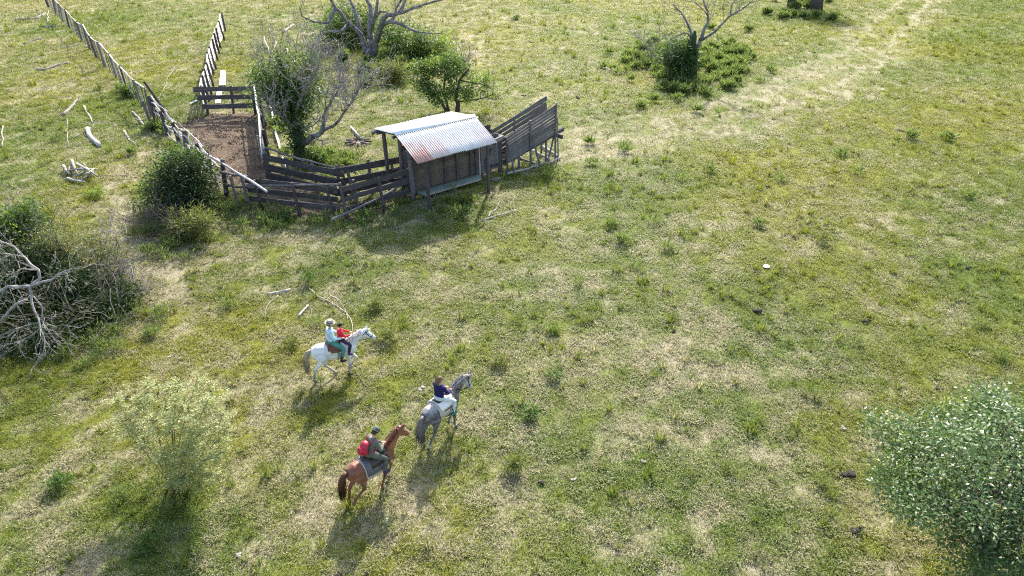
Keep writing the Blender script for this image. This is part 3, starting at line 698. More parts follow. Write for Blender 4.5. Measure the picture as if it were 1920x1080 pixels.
for a, z0, z1 in ((5.92, 0, top(5.92) + .04), (7.34, 0, top(7.34) + .06), (8.95, 0, top(8.95) + .04)): piece('post', rp, S(a, 1.84, -.1), S(a - .06, 1.84, z1), .11, .12, M_GREYWOOD, 'post')
for a, ab, h in ((5.95, 6.05, 1.45), (7.38, 7.62, 1.6), (8.98, 9.06, 2.1)): piece('brace', rp, S(ab, 1.42 if a < 8 else 1.75, -.05), S(a, 1.82, h), .07, .10, M_GREYWOOD, 'post')
for a in (5.7, 7.2, 8.95): piece('post', rp, S(a, 2.93, -.1), S(a, 2.93, top2(a) - .02), .11, .13, M_GREYWOOD, 'post')
for a in (6.75, 8.45): piece('prop', rp, S(a, 2.0, -.1), S(a, 2.0, bot(a)), .12, .12, M_GREYWOOD, 'post')
piece('strut', rp, S(8.55, 1.95, 0), S(8.95, 1.95, bot(8.9)), .11, .11, M_GREYWOOD, 'post')
piece('cross_beam', rp, S(9.05, 1.5, 1.18), S(9.05, 3.2, 1.22), .09, .2, M_DARKWOOD)
piece('ground_beam', rp, S(5.75, 1.6, .08), S(8.1, 1.55, .08), .12, .12, M_PALEWOOD, 'pole'); piece('ground_beam', rp, S(7.9, 1.5, .07), S(9.1, 1.62, .07), .12, .12, M_PALEWOOD, 'pole')
for a, c_ in ((7.1, 7.55), (8.2, 8.5), (9.0, 9.1)): piece('skid', rp, S(a + .5, 3.6, .07), S(c_, 1.7, .07), .14, .14, M_PALEWOOD if a > 8 else M_GREYWOOD, 'pole')

# ------------------------------------------------------------------ plants
def unit3(n, r=RNG):
    v = r.normal(size=(n, 3)); return v / (np.linalg.norm(v, axis=1, keepdims=True) + 1e-9)
def leaf_quads(C, ln, wd, up=.3, r=RNG, droop=0.0, D=None):
    """a rhombic leaf at each centre; ln, wd may be arrays"""
    n = len(C); d = unit3(n, r) if D is None else D + unit3(n, r) * .45
    d[:, 2] = d[:, 2] * .7 - droop; d /= np.linalg.norm(d, axis=1, keepdims=True)
    nn = unit3(n, r) + np.array([0, 0, up * 2]); s = np.cross(d, nn); s /= (np.linalg.norm(s, axis=1, keepdims=True) + 1e-9)
    ln = (np.ones(n) * ln * (.65 + .7 * r.random(n)))[:, None]; wd = (np.ones(n) * wd * (.7 + .6 * r.random(n)))[:, None]
    return np.stack([C, C + d * ln * .45 + s * wd * .5, C + d * ln, C + d * ln * .45 - s * wd * .5], 1)
def blob_points(blobs, n, hollow=2.4, r=RNG):
    vol = np.array([b[1][0] * b[1][1] * b[1][2] for b in blobs]) ** .72; pick = r.choice(len(blobs), n, p=vol / vol.sum())
    c = np.array([tuple(b[0]) for b in blobs])[pick]; ra = np.array([b[1] for b in blobs])[pick]
    u = unit3(n, r); rad = r.random(n) ** (1 / hollow); return c + u * ra * rad[:, None], u, pick
def clumped(blobs, n, k, cs, hollow=2.4, r=RNG):
    """leaves gathered in n/k tufts of size cs over the blobs"""
    m = max(1, n // k); C, u, pick = blob_points(blobs, m, hollow, r)
    idx = r.integers(0, m, n); P = C[idx] + r.normal(size=(n, 3)) * cs; D = P - C[idx]; D /= (np.linalg.norm(D, axis=1, keepdims=True) + 1e-6)
    tone = r.random(m)[idx]; return P, D, tone
def foliage(parent, name, mat, blobs, n, ln, wd, k=12, cs=.1, hollow=2.4, up=.3, droop=0.0, zmin=.03):
    loc = np.array(parent.location if parent is not None else (0, 0, 0))
    P, D, tone = clumped(blobs, n, k, cs, hollow); ok = P[:, 2] > zmin; P, D, tone = P[ok], D[ok], tone[ok]
    Q = leaf_quads(P - loc, ln, wd, up, RNG, droop, D)
    return link(name, quads_mesh(name, Q, RNG.random(len(Q)), mat, tone), parent)
_gr = random.Random(21)
def rv(a): return Vector((_gr.uniform(-a, a), _gr.uniform(-a, a), _gr.uniform(-a, a)))
def grow(mb, p, d, ln, r, depth, tips, split=3, wob=.28, up=.05, sh=.68, sides=5, rmin=.005):
    pts = [p]; q = p.copy(); dd = d.normalized(); n = 4
    for i in range(n):
        dd = (dd + rv(wob) + Vector((0, 0, up))).normalized(); q = q + dd * (ln / n); pts.append(q.copy())
    re_ = max(r * .55, rmin); mb.tube(pts, [r + (re_ - r) * i / n for i in range(n + 1)], sides if depth > 1 else 3)
    tips.append((q.copy(), dd.copy()))
    if depth > 0:
        for k in range(split):
            i = _gr.choice((2, 3, 4, 4)) if k else 4; b = pts[i]
            nd = (dd + rv(.85)).normalized(); grow(mb, b.copy(), nd, ln * sh * _gr.uniform(.7, 1.15), max(r * .55 * _gr.uniform(.75, 1.05), rmin), depth - 1, tips, split, wob, up, sh, sides, rmin)
def trace(mb, Y, path, r0, r1, sides=7, loc=None, dy=0.0):
    """a limb drawn through pixel points, lying at depth Y (each point may add its own depth)"""
    pts = []
    for q in path:
        pts.append(V(Y + (q[2] if len(q) > 2 else 0) + dy, q[0], q[1]))
    out = [pts[0]]
    for a, b in zip(pts[:-1], pts[1:]):
        out.append(a.lerp(b, .5) + rv((b - a).length * .06)); out.append(b)
    n = len(out); mb.tube([p - loc for p in out] if loc is not None else out, [r0 + (r1 - r0) * (i / (n - 1)) ** .8 for i in range(n)], sides)
    return out
def side_twigs(mb, path, n, ln, r, depth, tips, loc, split=2, up=.1, rmin=.005, wob=.3, sh=.68, start=.3):
    for i in range(n):
        k = min(len(path) - 2, int((start + (1 - start) * _gr.random()) * (len(path) - 1))); b = path[k].lerp(path[k + 1], _gr.random())
        d = (path[k + 1] - path[k]).normalized() + rv(1.1)
        grow(mb, b - loc, d, ln * _gr.uniform(.6, 1.2), r, depth, tips, split, wob, up, sh, 4, rmin)
def wp_(tips, loc): return [(t[0] + loc) for t in tips]

# --- big bare tree beyond the yard
b = G(693, 108); YB = b.y
tr_ = thing('dead_tree', 'big bare grey tree with several stems rising from a green thicket', 'tree', b)
mb = MB(); bm_ = MB(); tw = MB(); tips = []
trunk = trace(mb, YB, [(693, 111), (693, 98), (692, 90)], 0.450, 0.330, 9, b)
L1 = trace(mb, YB, [(686, 104), (680, 74), (677, 65), (656, 46, -.5), (641, 28, -1), (629, 15, -1.2), (621, 0, -1.5), (608, -28, -1.8)], 0.250, 0.083, 8, b)
L2 = trace(bm_, YB, [(678, 67), (671, 37, .5), (664, 15, 1), (656, 0, 1.4), (648, -25, 1.8)], 0.188, 0.083, 7, b)
L3 = trace(bm_, YB, [(653, 47, -.5), (640, 59, -1.2), (616, 59, -1.6), (598, 72, -2)], 0.163, 0.044, 6, b)
L4 = trace(bm_, YB, [(628, 16, -1.2), (621, 33, -1.6), (615, 43, -2), (588, 41, -2.4), (567, 31, -2.6), (562, 14, -2.6)], 0.163, 0.033, 6, b)
L5 = trace(mb, YB, [(694, 100), (693, 56, .2), (695, 28, .6), (695, 11, .9), (688, 0, 1.1), (678, -25, 1.4)], 0.237, 0.099, 8, b)
L6 = trace(bm_, YB, [(697, 54, .2), (703, 30, -.2), (706, 15, -.3), (708, 0, -.3), (714, -28, -.3)], 0.163, 0.083, 7, b)
L7 = trace(bm_, YB, [(705, 30, -.2), (714, 21, -.6), (725, 22, -1), (732, 30, -1.4)], 0.125, 0.033, 6, b)
L8 = trace(mb, YB, [(701, 104), (704, 80, -.2), (712, 56, -.5), (717, 41, -.7), (727, 28, -.9), (738, 28, -1.1), (751, 24, -1.2), (762, 21, -1.3), (782, 13, -1.5), (810, 4, -1.8), (834, -2, -2)], 0.275, 0.055, 8, b)
L9 = trace(bm_, YB, [(715, 48, -.6), (734, 37, .2), (741, 26, .6), (743, 15, .8), (752, 0, 1), (764, -20, 1.2)], 0.163, 0.072, 7, b)
L10 = trace(bm_, YB, [(720, 42, -.7), (732, 41, -1.2), (751, 45, -2), (773, 56, -2.8), (791, 61, -3.2), (829, 63, -3.6)], 0.188, 0.033, 6, b)
L11 = trace(bm_, YB, [(749, 24, -1.2), (757, 6, -.6), (766, -8, -.2)], 0.163, 0.066, 6, b)
for p_, n_ in ((L3, 5), (L4, 9), (L7, 4), (L10, 10), (L1, 6), (L8, 8), (L9, 4), (L2, 4)): side_twigs(tw, p_, n_, 1.2, .025, 2, tips, b, rmin=.011)
mb.build('trunk', M_BARK, tr_); bm_.build('limb', M_BARK, tr_); tw.build('bare_crown', M_TWIGGREY, tr_)

def shrub(name, label, base, blobs, mat, n, ln, wd, cat='bush', group=None, k=12, cs=.12, stems=5, smat=None, hollow=2.4, droop=0, up=.3, twig=0):
    """leafy bush: blobs are (px, py, depth shift, rx, ry, rz) read at the base's depth"""
    t_ = thing(name, label, cat, base, 0, group)
    bl = [(V(base.y + q[2], q[0], q[1]), q[3:6]) for q in blobs]
    bl += [(c + Vector((math.cos(a_) * r_[0] * .95, math.sin(a_) * r_[1] * .95, r_[2] * h_)), (r_[0] * .3, r_[1] * .3, r_[2] * .32)) for c, r_ in bl for a_, h_ in ((_gr.uniform(0, 6.28), _gr.uniform(0, .9)), (_gr.uniform(0, 6.28), _gr.uniform(.2, 1.0)))]
    foliage(t_, 'foliage', mat, bl, int(n * .9), ln, wd, k, cs * 1.45, hollow * .85, up, droop)
    if stems:
        m_ = MB(); tp = []
        for i in range(stems):
            c, ra = bl[i % len(bl)]; tgt = (c - base) + Vector((_gr.uniform(-1, 1) * ra[0], _gr.uniform(-1, 1) * ra[1], _gr.uniform(-.3, .7) * ra[2])) * .7
            s0 = rv(.12); s0.z = -.05; md = tgt * .5 + rv(.12 * tgt.length)
            m_.tube([s0, md, tgt], [.02 + .012 * tgt.length, .015 + .006 * tgt.length, .012], 5)
            for j in range(2 + twig): grow(m_, md.lerp(tgt, _gr.random()), tgt.normalized() + rv(.8), .35 * tgt.length, .012, 1 if not twig else 2, tp, 2, .3, .1, .7, 3, .006)
        m_.build('stem', smat or M_BARKDARK, t_)
    return t_
# bushes round the big tree
shrub('green_bush', 'tall light green bush behind the bare tree, against its first stem', G(640, 88), [(640, 55, 0, 1.6, 1.3, 1.7), (655, 75, 0, 1.5, 1.2, 1.1), (612, 70, .3, 1.1, 1, 1.0), (625, 40, 1, .9, .9, .8)], LF_MID, 5200, .24, .10, k=14, cs=.2)
shrub('green_bush', 'dark green bush just behind the fork of the bare tree', G(690, 92), [(688, 45, 1.5, 1.2, 1, 1.6), (672, 60, 1.2, 1, 1, 1.2), (720, 75, 1.2, 1.2, 1, .9)], LF_DARK, 3000, .24, .10, k=14, cs=.2)
shrub('green_bush', 'mid green bush between the bare tree and the small tree behind the shed', G(765, 112), [(752, 82, 0, 1.5, 1.2, 1.3), (770, 95, 0, 1.2, 1, .9), (738, 65, .6, 1.0, 1, .9), (790, 80, .4, .9, .9, .8)], LF_MID, 4800, .22, .09, k=14, cs=.2)
shrub('low_bush', 'low rounded olive bush in front of the bare trunk', G(735, 155), [(735, 138, 0, 1.0, .8, .55), (722, 130, 0, .8, .7, .4), (748, 142, 0, .7, .6, .4)], LF_OLIVE, 2600, .22, .06, k=14, cs=.14)
shrub('green_bush', 'yellowish green bush next to the small tree, farther from the shed', G(820, 115), [(818, 85, 0, 1.5, 1.2, 1.0), (835, 95, 0, 1.1, 1, .8), (805, 100, 0, .8, .8, .6)], LF_LIGHT, 3200, .2, .08, k=14, cs=.2)
# twiggy bare shrubs
def bare_shrub(label, base, targets, mat, n=9, ln=1.0, r=.03, depth=3, rmin=.008, name='bare_shrub', split=3):
    t_ = thing(name, label, 'shrub', base); m_ = MB(); tp = []
    for i in range(n):
        q = targets[i % len(targets)]; tgt = V(base.y + _gr.uniform(-.8, .8), q[0] + _gr.uniform(-1, 1) * q[2], q[1] + _gr.uniform(-1, 1) * q[2]) - base
        grow(m_, rv(.15) * Vector((1, 1, 0)).length * .5, tgt.normalized() + rv(.1), tgt.length * .62, r, depth, tp, split, .22, .06, .62, 4, rmin)
    m_.build('branch_tangle', mat, t_); return t_
bare_shrub('purple grey leafless shrub, a haze of twigs before the bare tree', G(640, 160), [(615, 100, 18), (640, 105, 20), (660, 130, 15), (640, 140, 14)], M_TWIGGREY, 12, depth=3)
bare_shrub('leafless grey shrub beside the hanging limb of the bare tree', G(590, 120), [(580, 70, 15), (600, 85, 15), (620, 90, 12)], M_TWIGGREY, 9, depth=3)
bare_shrub('thin leafless shrub standing between the white board fence and the ivy tree', G(497, 150), [(478, 90, 10), (500, 60, 12), (520, 80, 14), (535, 60, 12), (555, 90, 12)], M_TWIGGREY, 10, depth=3)
bare_shrub('thin upright leafless shrub behind the small green tree', G(872, 125), [(850, 75, 8), (868, 60, 8), (885, 85, 10), (895, 100, 10)], M_TWIGGREY, 9, depth=2)

# --- ivy-wrapped tree by the yard, half of it bare
b = G(563, 305); YB = b.y
tr_ = thing('ivy_tree', 'half dead tree by the yard, one side wrapped in dark ivy, other side bare', 'tree', b)
mb = MB(); bm_ = MB(); tw = MB(); tips = []
K0 = trace(mb, YB, [(563, 308), (562, 285), (560, 262), (556, 240), (548, 205, .3), (540, 165, .5), (530, 130, .8), (520, 95, 1)], .34, .06, 9, b)
K1 = trace(bm_, YB, [(564, 272), (585, 256, -.3), (603, 248, -.4), (607, 233, -.4), (607, 217, -.3), (617, 199, 0), (626, 182, .3), (636, 160, .5)], .17, .03, 8, b)
K2 = trace(bm_, YB, [(605, 245, -.4), (626, 236, -.9), (643, 213, -1.2), (658, 194, -1.5), (672, 169, -1.6), (684, 150, -1.6)], .09, .02, 7, b)
K3 = trace(bm_, YB, [(557, 240, 0), (547, 233, -.5), (529, 219, -1.2), (512, 206, -1.6), (495, 200, -2)], .07, .02, 6, b)
K4 = trace(bm_, YB, [(552, 225, 0), (565, 185, -1), (580, 152, -1.3), (598, 122, -1.2)], .10, .03, 6, b)
K5 = trace(bm_, YB, [(545, 190, .3), (572, 155, .6), (585, 122, 1), (580, 95, 1.4)], .09, .03, 6, b)
K6 = trace(bm_, YB, [(585, 256, -.3), (597, 262, -.9), (606, 268, -1.3)], .06, .015, 5, b)
K7 = trace(bm_, YB, [(558, 250, 0), (575, 240, -1.0), (588, 235, -1.4), (600, 222, -1.9)], .05, .015, 5, b)
for p_, n_, ln_ in ((K1, 26, 1.0), (K2, 32, .9), (K3, 20, .7), (K4, 24, .75), (K5, 22, .75), (K6, 5, .4), (K7, 8, .5), (K0, 14, .8)): side_twigs(tw, p_, n_, ln_, .020, 3 if n_ > 12 else 2, tips, b, rmin=.009, start=.35)
mb.build('trunk', M_BARKDARK, tr_); bm_.build('limb', M_BARK, tr_); tw.build('bare_crown', M_TWIGGREY, tr_)
bl = [(V(YB + q[2], q[0], q[1]), q[3:6]) for q in [(562, 288, -.15, .42, .4, .75), (558, 255, 0, .5, .5, .6), (553, 225, 0, .7, .7, .7), (545, 190, .2, .95, .9, .85), (530, 165, .4, .95, .9, .75), (565, 200, 0, .6, .7, .7), (512, 150, .6, .7, .7, .6), (560, 150, .6, .9, .8, .7), (520, 195, 0, .5, .5, .5), (590, 155, .4, .55, .6, .5), (545, 118, .8, .9, .8, .6), (500, 130, .8, .5, .6, .5)]]
foliage(tr_, 'ivy', LF_DARK, bl[:5], 5200, .13, .085, 14, .12); foliage(tr_, 'crown', LF_MID, [(c, tuple(q * 1.35 for q in r_)) for c, r_ in bl[3:] + [(V(YB + .3, 497, 175), (.7, .7, .7)), (V(YB + .2, 595, 185), (.5, .6, .5)), (V(YB + .5, 480, 140), (.6, .6, .5)), (V(YB + .6, 575, 115), (.7, .7, .5))]], 9500, .13, .055, 14, .15, 1.4)
shrub('low_bush', 'bright green leafy bush at the foot of the ivy tree', G(592, 308), [(585, 290, 0, .5, .4, .45), (600, 298, 0, .5, .4, .3)], LF_MID, 1600, .12, .06, k=10, cs=.09)

# --- small green tree behind the shed
b = G(847, 208); YB = b.y
tr_ = thing('green_tree', 'small spreading green tree growing just behind the shed roof', 'tree', b)
mb = MB(); tips = []
q1 = trace(mb, YB, [(858, 212), (859, 195), (855, 178), (862, 150), (880, 130)], .17, .05, 7, b); q2 = trace(mb, YB, [(842, 212), (828, 192), (812, 175), (801, 160), (790, 145)], .12, .03, 6, b)
q3 = trace(mb, YB, [(845, 212), (836, 188), (832, 165), (838, 130)], .11, .03, 6, b); q4 = trace(mb, YB, [(858, 190), (880, 188), (905, 184), (930, 176)], .06, .02, 5, b); q5 = trace(mb, YB, [(862, 150), (885, 155), (910, 160)], .05, .02, 5, b)
for p_ in (q1, q2, q3, q4, q5): side_twigs(mb, p_, 7, .8, .022, 2, tips, b, rmin=.008)
mb.build('trunk', M_BARKDARK, tr_)
bl = [(V(YB + q[2], q[0], q[1]), q[3:6]) for q in [(788, 150, 0, .75, .8, .65), (790, 125, .4, .6, .6, .4), (815, 125, .4, .7, .8, .55), (842, 112, .6, .8, .8, .5), (838, 140, -.3, .8, .8, .6), (868, 132, .2, .75, .8, .5), (822, 180, -.4, .75, .7, .6), (806, 168, -.3, .6, .6, .5), (850, 172, -.5, .8, .7, .5), (876, 176, -.4, .6, .6, .4), (890, 148, .3, .6, .6, .4), (912, 150, .2, .5, .5, .4), (915, 168, 0, .55, .5, .35), (935, 168, 0, .35, .4, .25)]]
foliage(tr_, 'crown', LF_MID, [(c, tuple(q * .85 for q in r_)) for c, r_ in bl[:10]], 5600, .15, .075, 18, .12, 2.6); foliage(tr_, 'outer_crown', LF_LIGHT, bl[1:3] + bl[9:], 1900, .14, .07, 12, .14, 1.8)

# --- bare tree among weeds on the far side of the track
b = G(1298, 148); YB = b.y
tr_ = thing('bare_tree', 'slender bare grey tree in a ring of weeds near the vehicle track', 'tree', b)
mb = MB(); bm_ = MB(); tw = MB(); tips = []
j0 = trace(mb, YB, [(1299, 150), (1300, 125), (1304, 100), (1312, 77)], .27, .15, 8, b)
j1 = trace(bm_, YB, [(1312, 77), (1319, 58), (1327, 42), (1327, 21), (1320, 6), (1316, -12)], .14, .04, 7, b); j2 = trace(bm_, YB, [(1314, 76), (1340, 60, -.5), (1367, 31, -.8), (1392, 17, -1), (1410, 2, -1.2)], .11, .03, 7, b)
j3 = trace(bm_, YB, [(1299, 110), (1296, 62, .4), (1287, 40, .7), (1277, 23, .9), (1262, 8, 1)], .13, .03, 7, b); j4 = trace(bm_, YB, [(1296, 72, .3), (1290, 63, .1), (1280, 62, -.4), (1267, 69, -.8), (1252, 78, -1)], .07, .015, 6, b)
j5 = trace(bm_, YB, [(1370, 29, -.8), (1372, 10, -.5), (1380, -4, -.3)], .05, .02, 5, b); j6 = trace(bm_, YB, [(1327, 30), (1312, 12), (1298, 2), (1290, -10)], .05, .015, 5, b)
for p_, n_ in ((j1, 9), (j2, 12), (j3, 10), (j4, 8), (j5, 4), (j6, 5)): side_twigs(tw, p_, n_, 1.2, .02, 2, tips, b, rmin=.009)
mb.build('trunk', M_BARK, tr_); bm_.build('limb', M_BARK, tr_); tw.build('bare_crown', M_TWIGGREY, tr_)
ct = thing('column_cactus', 'dark green ribbed column cactus clasping the slender bare tree', 'cactus', G(1297, 150))
M_CACTUS = plain_mat('cactus_skin', (.015, .03, .012), (.05, .075, .03), 20, .7)
for pa_, r_ in (([(1297, 149, -.35), (1298, 110, -.35), (1303, 57, -.2)], .17), ([(1292, 148, -.3), (1292, 110, -.3), (1292, 74, -.25)], .14), ([(1304, 148, -.4), (1304, 120, -.4), (1305, 82, -.35)], .13)):
    m_ = MB(); pts = [V(YB + q[2], q[0], q[1]) - Vector(ct.location) for q in pa_]; n_ = 14; vs = []; fs = []
    P_ = [pts[0].lerp(pts[1], i / 5) for i in range(6)] + [pts[1].lerp(pts[2], i / 5) for i in range(1, 6)]
    for i, q in enumerate(P_):
        rr_ = r_ * (1 if i < len(P_) - 1 else .35)
        for k in range(n_): an = 2 * PI * k / n_; rk = rr_ * (1 if k % 2 else .72); vs.append(q + Vector((math.cos(an) * rk, math.sin(an) * rk, 0)))
    for i in range(len(P_) - 1):
        for k in range(n_): fs.append((i * n_ + k, i * n_ + (k + 1) % n_, (i + 1) * n_ + (k + 1) % n_, (i + 1) * n_ + k))
    fs.append(tuple((len(P_) - 1) * n_ + k for k in range(n_))); m_.add(vs, fs); m_.build('stem', M_CACTUS, ct, False)
shrub('round_bush', 'dense dark round bush at the foot of the slender bare tree', G(1275, 150), [(1273, 118, 0, 1.25, 1.0, 1.0), (1262, 108, 0, .8, .8, .8), (1285, 105, 0, .8, .8, .8), (1275, 96, .2, .7, .7, .6)], LF_DARK, 5200, .30, .06, k=16, cs=.16)
bare_shrub('pale leafless bush beside the dense round bush', G(1225, 120), [(1215, 70, 12), (1235, 85, 14), (1205, 95, 10)], M_TWIGGREY, 9, depth=3)
# far trunks at the top edge
for i, (bx, by, lab, s_) in enumerate(((1482, 13, 'thin dark trunk with weeds at its foot, far up the field', .6), (1528, 18, 'thick dark trunk in weeds far up the field, near the track', 1.0))):
    b = G(bx, by); t_ = thing('dark_tree', lab, 'tree', b); m_ = MB(); tp = []
    m_.tube([Vector((0, 0, -.1)), Vector((.05, 0, 1.2)), Vector((0, .1, 2.6)), Vector((.2, .2, 4.2))], [.75 * s_, .62 * s_, .55 * s_, .4 * s_], 9); m_.build('trunk', M_BARKDARK, t_)
    bl = [(b + Vector((_gr.uniform(-1.6, 1.6), _gr.uniform(-1.6, 1.6), 5.2 + _gr.uniform(-.8, .8))), (1.3, 1.3, 1)) for _ in range(6)]; foliage(t_, 'crown', LF_DARK, bl, 2400, .3, .14, 14, .25)
    foliage(t_, 'ivy', LF_DARK, [(b + Vector((0, 0, 1)), (.75 * s_, .75 * s_, 1.2)), (b + Vector((0, 0, 2.4)), (.65 * s_, .65 * s_, 1.2))], 900, .22, .12, 10, .1)

# --- bush against the corral fence
b = G(350, 428)
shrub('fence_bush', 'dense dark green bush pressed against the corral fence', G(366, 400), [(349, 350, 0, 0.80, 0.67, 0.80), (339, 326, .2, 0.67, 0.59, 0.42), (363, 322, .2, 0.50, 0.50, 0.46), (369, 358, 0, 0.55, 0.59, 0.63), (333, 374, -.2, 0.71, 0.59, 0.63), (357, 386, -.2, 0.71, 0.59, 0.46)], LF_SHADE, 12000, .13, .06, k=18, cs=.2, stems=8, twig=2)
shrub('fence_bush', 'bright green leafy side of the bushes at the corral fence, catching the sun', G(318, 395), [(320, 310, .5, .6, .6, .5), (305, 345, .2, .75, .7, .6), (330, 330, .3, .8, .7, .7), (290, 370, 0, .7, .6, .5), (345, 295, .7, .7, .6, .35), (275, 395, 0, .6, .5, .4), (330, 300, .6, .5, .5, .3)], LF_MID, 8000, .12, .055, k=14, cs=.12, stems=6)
shrub('fence_bush', 'low spiky light green bush in front of the dead brush by the fence', G(358, 448), [(355, 425, 0, .8, .6, .42), (375, 415, 0, .6, .5, .35), (335, 440, 0, .5, .45, .28), (345, 452, -.2, .4, .3, .2)], LF_OLIVE, 4200, .19, .03, k=16, cs=.09)
m_ = MB(); tp = []; b = G(300, 438); t_ = thing('brush_heap', 'tangled heap of dead brown twigs at the foot of the fence bushes', 'brush heap', b)
for i in range(75):
    c = G(_gr.uniform(255, 345), _gr.uniform(405, 452)); c.z = _gr.uniform(.05, .5) ; grow(m_, c - b, rv(1) + Vector((0, 0, .5)), _gr.uniform(.4, 1.0), .010, 2, tp, 3, .35, .02, .7, 3, .0045)
m_.build('twig_tangle', M_TWIGBROWN, t_)

# --- thicket at the edge of the frame with the pale dead tree hanging in front
b = G(60, 618)
th = thing('thicket', 'dark tangled thicket of leaves and creepers behind the white dead branches', 'thicket', b)
bl = [(G(q[0], q[1], q[2]), q[3:6]) for q in [(20, 510, 1.0, 1.0, .9, .8), (75, 500, 1.0, 1.0, .9, .7), (125, 535, .7, .9, .8, .6), (5, 585, .45, 1.0, .8, .45), (70, 585, .35, 1.0, .8, .35), (135, 590, .3, .9, .7, .3), (-50, 540, 1.2, 1.2, 1.1, 1.1), (-50, 620, .5, 1.0, .9, .5), (20, 640, .2, .9, .7, .2), (185, 580, .35, .9, .7, .4), (225, 555, .35, .7, .6, .35), (100, 630, .3, .8, .6, .3), (170, 540, .6, .8, .7, .5), (30, 460, 1.2, .8, .8, .8)]]
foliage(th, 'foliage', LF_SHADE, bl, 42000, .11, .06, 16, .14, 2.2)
m_ = MB(); tp = []
for i in range(70):
    c = G(_gr.uniform(-60, 250), _gr.uniform(500, 650), _gr.uniform(.2, 1.1)) - b; grow(m_, c, rv(1) + Vector((0, 0, .3)), _gr.uniform(.5, 1.2), .014, 2, tp, 3, .35, .02, .7, 3, .0045)
m_.build('creeper', M_TWIGBROWN, th)
shrub('thicket_bush', 'bright green bush on top of the thicket', V(b.y + 3.2, 45, 560) * Vector((1, 1, 0)).length if False else Vector((V(b.y + 4.2, 45, 560).x, b.y + 4.2, 0)), [(45, 408, 0, .55, .5, .5), (62, 425, 0, .5, .5, .45), (28, 430, -.2, .6, .5, .5), (80, 445, -.2, .5, .5, .4), (50, 395, .1, .35, .35, .25)], LF_MID, 4200, .10, .055, k=14, cs=.09, stems=4)
shrub('thicket_bush', 'pale green fern-like bush at the edge of the thicket under the bright green bush', Vector((V(b.y + 3.4, 5, 560).x, b.y + 3.4, 0)), [(5, 450, 0, .7, .6, .4), (-30, 440, 0, .8, .7, .6), (20, 470, -.2, .6, .5, .4)], LF_LIGHT, 2600, .12, .05, k=12, cs=.1, stems=3)
shrub('thicket_bush', 'feathery olive yellow bush leaning out of the thicket', Vector((V(b.y + 2.9, 150, 560).x, b.y + 2.9, 0)), [(110, 450, 0, .8, .7, .6), (150, 455, .3, .9, .8, .55), (190, 470, .3, .9, .8, .5), (130, 490, -.3, .8, .6, .6), (175, 505, -.3, .9, .6, .5), (225, 480, .3, .8, .7, .35), (240, 515, 0, .7, .6, .3), (90, 470, -.2, .6, .5, .6)], LF_OLIVE, 13000, .075, .022, k=22, cs=.11, stems=9, hollow=1.8, up=.6, twig=2)
hub = V(b.y - .45, 56, 537); YH = hub.y
dt = thing('dead_tree', 'fallen pale dead tree sprawling its white branches over the dark thicket', 'tree', hub * Vector((1, 1, 0)) if False else Vector((hub.x, hub.y, 0)))
lo = Vector(dt.location); mb = MB(); tw = MB(); tips = []
H_ = []
H_.append(trace(mb, YH, [(56, 537), (75, 522, .2), (72, 506, .3), (48, 484, .6), (27, 463, .8), (0, 452, .9), (-30, 440, 1)], 0.0578, 0.0140, 7, lo))
H_.append(trace(mb, YH, [(60, 537), (97, 525, -.1), (121, 509, -.1), (135, 503, 0)], 0.0510, 0.0140, 6, lo))
H_.append(trace(mb, YH, [(56, 537), (40, 538, -.1), (16, 537, -.2), (0, 546, -.3), (-30, 552, -.3)], 0.0544, 0.0280, 6, lo))
H_.append(trace(mb, YH, [(55, 535), (59, 565, -.3), (72, 597, -.7), (75, 613, -.9), (83, 632, -1.1), (81, 662, -1.4), (59, 697, -1.6)], 0.0408, 0.0070, 6, lo))
H_.append(trace(mb, YH, [(60, 552, -.2), (80, 576, -.4), (79, 603, -.5), (84, 616, -.7), (104, 622, -.8), (110, 634, -.9)], 0.0238, 0.0063, 5, lo))
H_.append(trace(mb, YH, [(72, 605, -.8), (40, 613, -.8), (11, 632, -.9), (-10, 640, -.9)], 0.0150, 0.0060, 5, lo))
H_.append(trace(mb, YH, [(74, 617, -.9), (40, 640, -1), (0, 651, -1.2)], 0.0150, 0.0060, 5, lo))
H_.append(trace(mb, YH, [(-20, 625, -.5), (0, 603, -.4), (22, 577, -.3), (50, 562, -.2)], 0.0544, 0.0350, 6, lo))
H_.append(trace(mb, YH, [(70, 505, .3), (40, 504, .1), (28, 518, 0), (8, 530, 0)], 0.0204, 0.0060, 5, lo))
H_.append(trace(mb, YH, [(45, 482, .6), (20, 478, .3), (-10, 490, .2)], 0.0170, 0.0060, 5, lo))
for p_, n_ in zip(H_, (13, 9, 6, 12, 10, 9, 9, 8, 6, 6)): side_twigs(tw, p_, n_, .5, .009, 2, tips, lo, rmin=.0048, up=-.02, start=.2)
mb.build('limb', M_TWIG, dt); tw.build('bare_crown', M_TWIG, dt)
b = G(225, 560); t_ = thing('brush_heap', 'heap of pale dead branches at the outer end of the thicket', 'brush heap', b)
mb = MB(); tw = MB(); tips = []; Yh = b.y + .9
for pth, a, c_ in (([(185, 530, 0), (215, 512, .2), (245, 496, .4)], .06, .045), ([(205, 528, -.3), (235, 508, -.2)], .035, .03), ([(246, 500, .2), (252, 530, -.2), (262, 550, -.6)], .03, .015), ([(135, 500, .4), (160, 498, .3), (185, 505, .2)], .035, .015), ([(170, 580, -.6), (150, 578, -.7), (144, 583, -.8)], .02, .012), ([(150, 450, 1), (180, 440, 1), (210, 433, 1)], .02, .01)):
    q = trace(mb, Yh, pth, a, c_, 6, b); side_twigs(tw, q, 12, .5, .010, 2, tips, b, rmin=.005, start=0, split=3)
